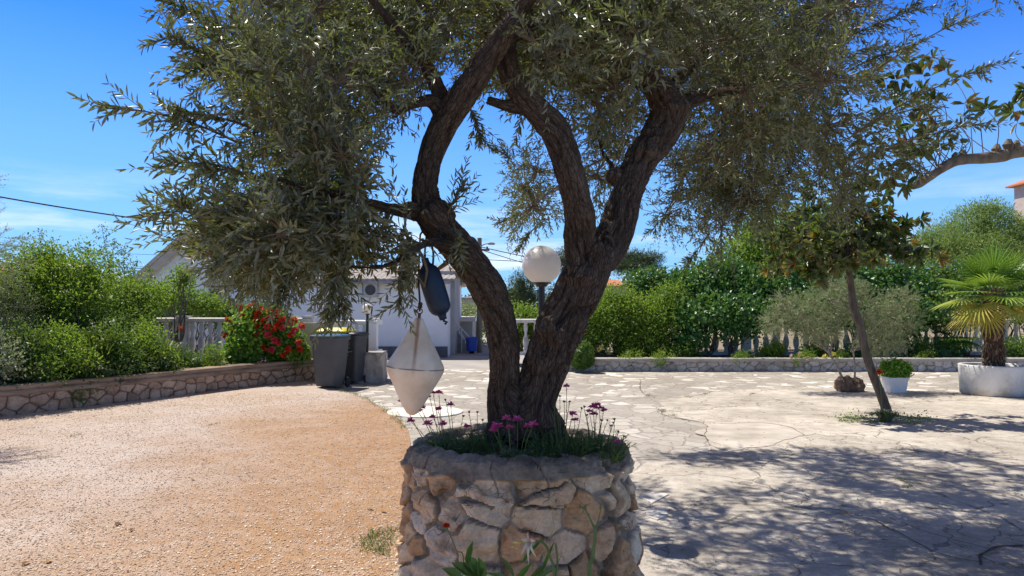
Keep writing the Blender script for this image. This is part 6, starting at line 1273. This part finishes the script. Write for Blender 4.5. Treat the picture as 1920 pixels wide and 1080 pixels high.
def palm():
    g = G(1858, 748); r = (1918 - 1797) / 2 / F * g[1] * 1.0; c = ((1862 - 960) / F * (g[1] + r * .95), g[1] + r * .95)
    t = thing('round_tub', 'big round white concrete tub holding the fan palm', 'tub', (c[0], c[1], 0)); m = MB(); m.lathe([(r * .9, 0), (r * .97, .02), (r * 1.0, .46), (r * 1.01, .52), (r * 1.0, .535), (r * .90, .54), (r * .88, .52), (r * .87, .44)], (c[0], c[1], .018), 48); m.build('tub_wall', M_tub, t, True)
    m = MB(); m.lathe([(r * .88, .0), (r * .5, .02), (.01, .03)], (c[0], c[1], .47), 30, caps=False); m.build('soil', M_bedsoil, t)
    Y = c[1]; t = thing('fan_palm', 'fan palm with a shaggy brown trunk in the round white tub', 'palm', (c[0], c[1], .5)); top = P(1861, 560, Y); m = MB(); base = np.array([c[0] + .0, c[1], .49])
    tm = LB(); mm = MB(); mm.tube([base, base * .6 + top * .4, top, top + [0, 0, .12]], [.17, .15, .17, .08], 14); tm.mb(mm)
    n = 1500; a = NR.uniform(0, 2 * pi, n); z = NR.random(n); ax = base + (top + [0, 0, .1] - base) * z[:, None]; rd = np.c_[np.cos(a), np.sin(a), np.zeros(n)]; p = ax + rd * (.13 + .03 * NR.random((n, 1))); tm.leaves(p, rd * .45 + np.array([0, 0, 1]) * np.where(z < .35, -.8, .8)[:, None] + rnd_dir(n) * .35, rd + rnd_dir(n) * .2, NR.uniform(.08, .17, n), NR.uniform(.012, .035, n), 'blade')
    tm.build('trunk', leafmat('palm_fibre', [(0, (.07, .04, .025)), (.6, (.19, .12, .075)), (1, (.33, .24, .16))], None, .9, 0, .2), t)
    m = MB(); cc = top + [0, 0, .05]
    for az, el, L0, tint, dr in ((-160, 15, .52, .45, .35), (-175, 55, .5, .35, .2), (-120, 62, .5, .4, .15), (-60, 60, .5, .35, .15), (-10, 50, .52, .4, .2), (20, 15, .5, .5, .35), (-150, -12, .50, .85, .5), (-170, -28, .46, .95, .5), (-75, -22, .46, .92, .5), (-100, 5, .48, .6, .4), (-40, 0, .48, .55, .5), (-25, -22, .45, .75, .6), (90, 60, .5, .3, .1), (60, 25, .5, .3, .3), (120, 25, .5, .35, .3), (150, 55, .5, .4, .2), (-95, 82, .48, .4, .05), (30, 72, .5, .4, .1), (-130, 35, .52, .5, .3), (-45, 32, .52, .45, .3), (175, 0, .5, .7, .4), (-135, -35, .42, .98, .5), (-15, -5, .5, .6, .5), (165, 30, .52, .45, .3)):
        a, e_ = radians(az), radians(el); d = np.array([cos(a) * cos(e_), sin(a) * cos(e_), sin(e_)]); frond(m, cc, d, L0 * 1.15, .40 + R.uniform(0, .12), 26, dr, tint)
    LB().mb(m).build('fronds', M_palm, t)
palm()
def ground_palm(px, py, Y, n, label, tint, sz=.42):
    c = P(px, py, Y); t = thing('fan_palm', label, 'palm', (c[0], c[1], .3)); m = MB(); m.tube([(c[0], c[1], .29), c], [.09, .08], 8)
    for k in range(n):
        a = 2 * pi * k / n + R.uniform(-.2, .2); e_ = radians(R.choice([-5, 15, 35, 60])); frond(m, c, np.array([cos(a) * cos(e_), sin(a) * cos(e_), sin(e_)]), sz, .30, 22, .4, tint)
    LB().mb(m).build('fronds', M_palm, t)
ground_palm(1790, 636, 18.8, 12, 'low dark fan palm in the bed left of the shaggy palm trunk', .08, .5)
ground_palm(1665, 640, 18.9, 9, 'low fan palm in the bed behind the small olive', .15, .4)
# ---- square pot with its plant, tuft at the sapling foot
g = G(1688, 739); t = thing('square_pot', 'small square white pot right of the leaning sapling', 'pot', (g[0], g[1] + .17, 0)); m = MB(); cx, cy = g[0], g[1] + .18
m.rbox(cx, cy, [(.02, .27, .27), (.03, .275, .275), (.26, .33, .33), (.262, .355, .355), (.30, .36, .36), (.30, .32, .32), (.27, .31, .31)], .02, .12); m.build('pot', M_white, t, False, .003)
shrub('potted_plant', 'plant', 'bushy bright green plant growing in the small square white pot', [((cx, cy, .42), (.26, .24, .12)), ((cx - .04, cy, .49), (.16, .16, .11)), ((cx + .1, cy, .45), (.16, .16, .1))], 2600, .05, .03, M_geran, .27, cr=.6, spread=.03, sr=.006, nst=5)
g = G(1668, 796); strap((g[0], g[1] + .1, .02), 420, .24, .22, M_silver, 'pale grey green spiky tuft at the foot of the leaning sapling', 'spiky_tuft', .008)
t = shrub('spreading_weeds', 'weeds', 'flat yellow green weeds spreading round the foot of the leaning sapling', [((g[0] - .35, g[1] + .15, .035), (.30, .14, .035)), ((g[0] + .35, g[1] + .1, .035), (.28, .14, .03))], 900, .03, .012, M_lime, .02, cr=False, spread=.05, nst=1, sr=.002)
# weeds in the joints and along the gravel edge
def weeds(name, pts, h, label, mat=M_blade, n=16, w=.004):
    lb = LB()
    for x, y, z in pts:
        k = n; d = rnd_dir(k) * .8 + [0, 0, .9]; lb.leaves(np.array([x, y, z]) + NR.normal(size=(k, 3)) * [h * .6, h * .6, 0], d, rnd_dir(k), h * NR.uniform(.5, 1.2, k), w, 'blade')
    tag(lb.build(name, mat), label, 'weeds', kind='stuff')
ed = arc(gp[1:], 30); pts = [(x + R.uniform(-.08, .05), y, .02) for x, y in ed[::2]]; weeds('edge_weeds', pts, .05, 'tiny dry weeds along the edge between gravel and paving', n=9)
pts = [(*G(a + R.uniform(-6, 6), b + R.uniform(-2, 2))[:2], .025) for a, b in ((1240, 775), (1262, 782), (1290, 747), (1320, 742), (1240, 772), (1700, 918), (1690, 905), (1410, 742), (1215, 745)) for _ in range(5)]; weeds('joint_weeds', pts, .035, 'small weeds growing in the cracks of the slab', n=10)
pts = [(*G(a, b)[:2], .02) for a, b in ((688, 1018), (700, 1012), (712, 1024), (722, 1008), (735, 1015), (695, 1035), (710, 1040), (728, 1030), (704, 1004), (740, 1000), (682, 1026), (718, 1046))]; weeds('grass_tuft', pts, .055, 'thin green tuft in the gravel left of the round planter', n=34, w=.004)
pts = [(*G(a, b)[:2], .02) for a, b in ((140, 820), (400, 800), (132, 823), (405, 797), (385, 802), (150, 818))]; weeds('gravel_weeds', pts, .04, 'sparse small weeds in the far gravel', n=14)
fl = [(55, 1052, 'brown fallen leaf on the gravel near the bottom left corner'), (90, 1055, 'smaller fallen leaf right of the brown one at the bottom left'), (215, 985, 'fallen leaf on the gravel left of the middle'), (250, 990, 'paler fallen leaf beside another on the gravel'), (360, 900, 'small pale leaf lying alone on the sunlit gravel'), (700, 955, 'dry leaf lying near the planter on the gravel'), (725, 960, 'dry leaf closest to the left side of the planter')]
for a, b, l_ in fl:
    g = G(a, b, .03); lb = LB(); lb.leaves([g], [[cos(a), sin(a), .1]], [[.1, -.2, 1]], .07, .028, 'oval', np.array([R.random()])); tag(lb.build('fallen_leaf', M_dead), l_, 'leaf', 'fallen leaves on the gravel')
n = 500; yy = NR.uniform(4, 11, n); xx = NR.uniform(.6, 6, n); lb = LB(); lb.leaves(np.c_[xx, yy, xx * 0 + .028], np.c_[rnd_dir(n)[:, :2], np.zeros(n)], np.c_[NR.normal(size=(n, 2)) * .2, np.ones(n)], NR.uniform(.025, .05, n), .010, 'lance'); tag(lb.build('leaf_litter', M_dead), 'tiny dry olive leaves scattered over the shaded slab', 'leaf litter', kind='stuff')

# ---- flowers in the round planter
def carnation(px, py, Y, hs, label, nb=150, rad=.09, h=.07, fl=(), seed=0):
    nb = int(nb * .6); b0 = P(px, py, Y); x, y = b0[0], b0[1]; z = soilz(x, y); t = thing('pink_flower_clump', label, 'flowers', (x, y, z), 'pink flowering clumps in the round planter'); lb = LB(); k = nb
    a = NR.uniform(0, 2 * pi, k); r = rad * np.sqrt(NR.random(k)); b = np.c_[x + r * np.cos(a), y + r * np.sin(a), np.full(k, z + .005)]; d = np.c_[np.cos(a) * r / rad * .8, np.sin(a) * r / rad * .8, np.full(k, 1.0)] + rnd_dir(k) * .35
    hh = h * NR.uniform(.6, 1.25, k)
    for s_ in range(6):   # short needle leaves up each shoot
        v = (s_ + .3) / 6; p = b + nrm(d) * (hh * v)[:, None]; lb.leaves(p, nrm(d) + rnd_dir(k) * .8, rnd_dir(k), NR.uniform(.018, .034, k), .0036, 'blade', NR.random(k) * .55)
    m = MB()
    for i in range(0, k, 2): m.tube([b[i], b[i] + nrm(d[i]) * hh[i]], [.0014, .0009], 4, .3)
    lb.mb(m); lb.build('foliage', M_blade, t)
    for fx, fy, kind in fl:
        p = P(fx, fy, Y + R.uniform(-.04, .04)); st = np.array([x + (p[0] - x) * .45, y + R.uniform(-.02, .02), z + .02]); path = arc([st, (st + p) / 2 + [R.uniform(-.01, .01), 0, .005], p], 6); q = MB(); q.tube(path, np.linspace(.0019, .0012, len(path)), 5, .75)
        for j in range(3, len(path) - 1, 2): q.tube([path[j], path[j] + nrm(rnd_dir(1)[0] + [0, 0, 1]) * .016], [.0012, .0005], 4, .6)
        o = q.build('stalk', M_blade, t); f = LB(); k2 = 20 if kind else 9
        if kind:
            dd = rnd_dir(34); dd[:, 2] = np.abs(dd[:, 2]) * .55; f.leaves(p + nrm(dd) * .002, dd, np.array([0, 0, 1.]) + rnd_dir(34) * .5, NR.uniform(.015, .026, 34) * kind, .011, 'oval', NR.random(34)); f.build('flower', M_pink, o)
        else:
            dd = rnd_dir(8) + [0, 0, 1.3]; f.leaves(np.tile(p, (8, 1)), dd, rnd_dir(8), .014, .005, 'lance', np.full(8, .2)); f.build('seed_head', M_loquat, o)
carnation(850, 832, 3.42, 0, 'pink flowering clump at the left rim of the planter', 300, .13, .06, [(756, 753, 1.2), (789, 765, 1.2), (770, 790, 1), (803, 795, 1.1), (823, 737, .9), (812, 737, .7), (845, 760, .9), (822, 768, .8), (812, 783, .8), (783, 770, 1.1), (830, 796, 1), (806, 745, 0), (868, 782, 0), (836, 752, 0), (876, 800, .8)])
carnation(905, 838, 3.45, 0, 'short dark green clump between the left pink clump and the trunk', 180, .09, .07, [(895, 775, 0), (880, 775, 0), (905, 790, 0)])
carnation(965, 850, 3.22, 0, 'pink flowering clump right in front of the olive trunk', 170, .09, .07, [(932, 800, 1.2), (950, 786, 1.0), (970, 788, 1.1), (1000, 796, 1.0), (925, 808, .9), (955, 802, .8), (990, 800, .8)])
carnation(1055, 835, 3.38, 0, 'dense dark clump at the right foot of the olive trunk', 330, .13, .09, [(1062, 725, .7), (1045, 770, 0), (1050, 745, 0), (1058, 755, 0), (1068, 755, 0), (1035, 775, 0), (1040, 762, 0), (1074, 777, .9), (1078, 788, .8), (1090, 768, 0)])
carnation(1115, 828, 3.5, 0, 'pink flowering clump at the right rim of the planter', 330, .13, .08, [(1112, 764, 1.0), (1124, 766, 1.1), (1113, 777, 1.0), (1132, 770, .9), (1105, 772, .8), (1139, 790, 0), (1128, 790, 0), (1150, 795, 0), (1095, 765, 0), (1100, 780, 0), (1120, 760, .8), (1146, 800, 0)])
carnation(1135, 850, 3.32, 0, 'small clump with drooping stalks at the far right of the planter rim', 150, .07, .06, [(1158, 828, .7), (1172, 835, 0), (1170, 820, 0), (1160, 812, 0), (1152, 788, 0)])
carnation(1000, 862, 3.24, 0, 'low green tuft on the pebbles just right of the front pink clump', 130, .08, .05, [])

# ---- flowers growing up in front of the planter
def front():
    t = thing('red_flower_plant', 'plant with a single small red flower and bright leaves in front of the planter', 'flowering plant', (-.28, 2.72, 0)); Y = 2.68; m = MB(); p = P(837, 988, Y)
    m.tube(arc([(-.26, 2.72, .02), P(868, 1075, Y), P(855, 1030, Y), p], 8), .0022, 6, .5); m.build('stalk', M_stem, t)
    q = MB(); q.lathe([(.001, -.012), (.006, -.008), (.007, 0), (.003, .003)], p, 8); q.build('calyx', M_stem, t)
    f = LB(); d = rnd_dir(46); d[:, 2] = np.abs(d[:, 2]) + .1; f.leaves(p + nrm(d) * .003, d, rnd_dir(46), NR.uniform(.010, .016, 46), .007, 'oval', NR.random(46) * .5); f.build('flower', M_red, t)
    lb = LB(); L_ = [(885, 1080, 848, 1052, .05), (875, 1060, 885, 1015, .03), (900, 1085, 870, 1052, .055), (905, 1090, 900, 1045, .05), (895, 1078, 880, 1040, .05), (870, 1090, 830, 1062, .045), (880, 1100, 905, 1065, .05)]
    m = MB()
    for x0, y0, x1, y1, w in L_:
        a, b = P(x0, y0, Y), P(x1, y1, Y - .02); lb.leaves([a], [b - a], [[R.uniform(-.3, .3), -.7, .9]], np.linalg.norm(b - a) * .95, w * .72, 'oval'); m.tube([(-.24, 2.72, .02), P(890, 1140, Y), a], .003, 5, .5)
    lb.build('leaves', M_bigleaf, t); m.build('stem', M_stem, t)
    t = thing('lily_plant', 'lily with one pale curling flower and narrow bright leaves in front of the planter', 'flowering plant', (.0, 2.66, 0)); Y = 2.6; m = MB(); c = P(1003, 1016, Y)
    path = arc([(.06, 2.66, .02), P(1036, 1110, Y), P(1030, 1040, Y), P(1018, 1018, Y), c], 8); m.tube(path, .0045, 7, .5); m.tube(arc([P(1036, 1110, Y), P(1045, 1060, Y), P(1042, 1020, Y - .03)], 5), .004, 6); m.build('stem', M_stem, t)
    f = MB(); ax = nrm(P(968, 1018, Y - .04) - c); s = nrm(np.cross(ax, [0, 0, 1.])); u = np.cross(s, ax)
    for k in range(6):
        a = 2 * pi * k / 6 + .3; rd = s * cos(a) + u * sin(a); tg = -s * sin(a) + u * cos(a); pts = []
        for j in range(9):
            v = j / 8; pos = c + .72 * (ax * (.068 * v - .045 * max(0, v - .55) ** 1.4 * 2) + rd * (.006 + .018 * v + .085 * max(0, v - .45) ** 1.6 * 1.6) - np.array([0, 0, 1]) * .03 * v ** 3); w = .0085 * sin(pi * min(1, .15 + .85 * v)) ** .7 + .0006; pts += [pos - tg * w + rd * w * .3, pos - rd * .001, pos + tg * w + rd * w * .3]
        f.add(pts, [q for j in range(8) for q in ((3 * j, 3 * j + 1, 3 * j + 4, 3 * j + 3), (3 * j + 1, 3 * j + 2, 3 * j + 5, 3 * j + 4))], .9 if k in (1, 2) else .15)
    LB().mb(f).build('petals', M_whitef, t, True)
    f = MB()
    for k in range(5):
        e_ = c + ax * .085 + rnd_dir(1)[0] * .014 - np.array([0, 0, .012]); f.tube([c + ax * .02, c + ax * .06, e_], [.0009, .0008, .0006], 4, .1); f.tube([e_ - [.005, 0, 0], e_ + [.005, 0, .001]], .0016, 4, 1)
    f.build('stamens', M_yellowf, t)
    lb = LB()
    for x0, y0, x1, y1, w in ((985, 1100, 905, 1068, .045), (965, 1085, 940, 1040, .035), (960, 1100, 1000, 1050, .04), (990, 1095, 1022, 1055, .035), (1000, 1090, 1045, 1060, .04), (1015, 1075, 1040, 1012, .022), (975, 1060, 1020, 1005, .028), (1010, 1100, 1070, 1075, .03), (930, 1100, 890, 1085, .04)):
        a, b = P(x0, y0, Y + .03), P(x1, y1, Y); lb.leaves([a], [b - a], [[R.uniform(-.4, .4), -.6, .9]], np.linalg.norm(b - a) * .95, w * .6, 'lance')
    lb.build('leaves', M_bigleaf, t)
    t = thing('budding_stem', 'tall green forked stem with small buds in front of the right side of the planter', 'flowering plant', (.31, 2.66, 0)); m = MB(); Y = 2.62
    m.tube(arc([(.31, 2.66, .02), P(1105, 1100, Y), P(1112, 1040, Y), P(1116, 1000, Y), P(1113, 985, Y)], 8), np.linspace(.008, .005, 33), 8); m.tube(arc([P(1114, 990, Y), P(1106, 972, Y), P(1096, 955, Y), P(1088, 951, Y - .01)], 5), np.linspace(.004, .0022, 16), 6); m.tube(arc([P(1115, 995, Y), P(1122, 975, Y), P(1126, 955, Y)], 5), np.linspace(.0035, .002, 11), 6); m.build('stem', M_stem, t)
    for a, b in ((1087, 951), (1096, 953), (1126, 953), (1104, 968)):
        q = P(a, b, Y); m = MB(); m.lathe([(.001, -.006), (.0045, 0), (.004, .006), (.001, .012)], q, 8); m.build('bud', M_stem, t)
front()
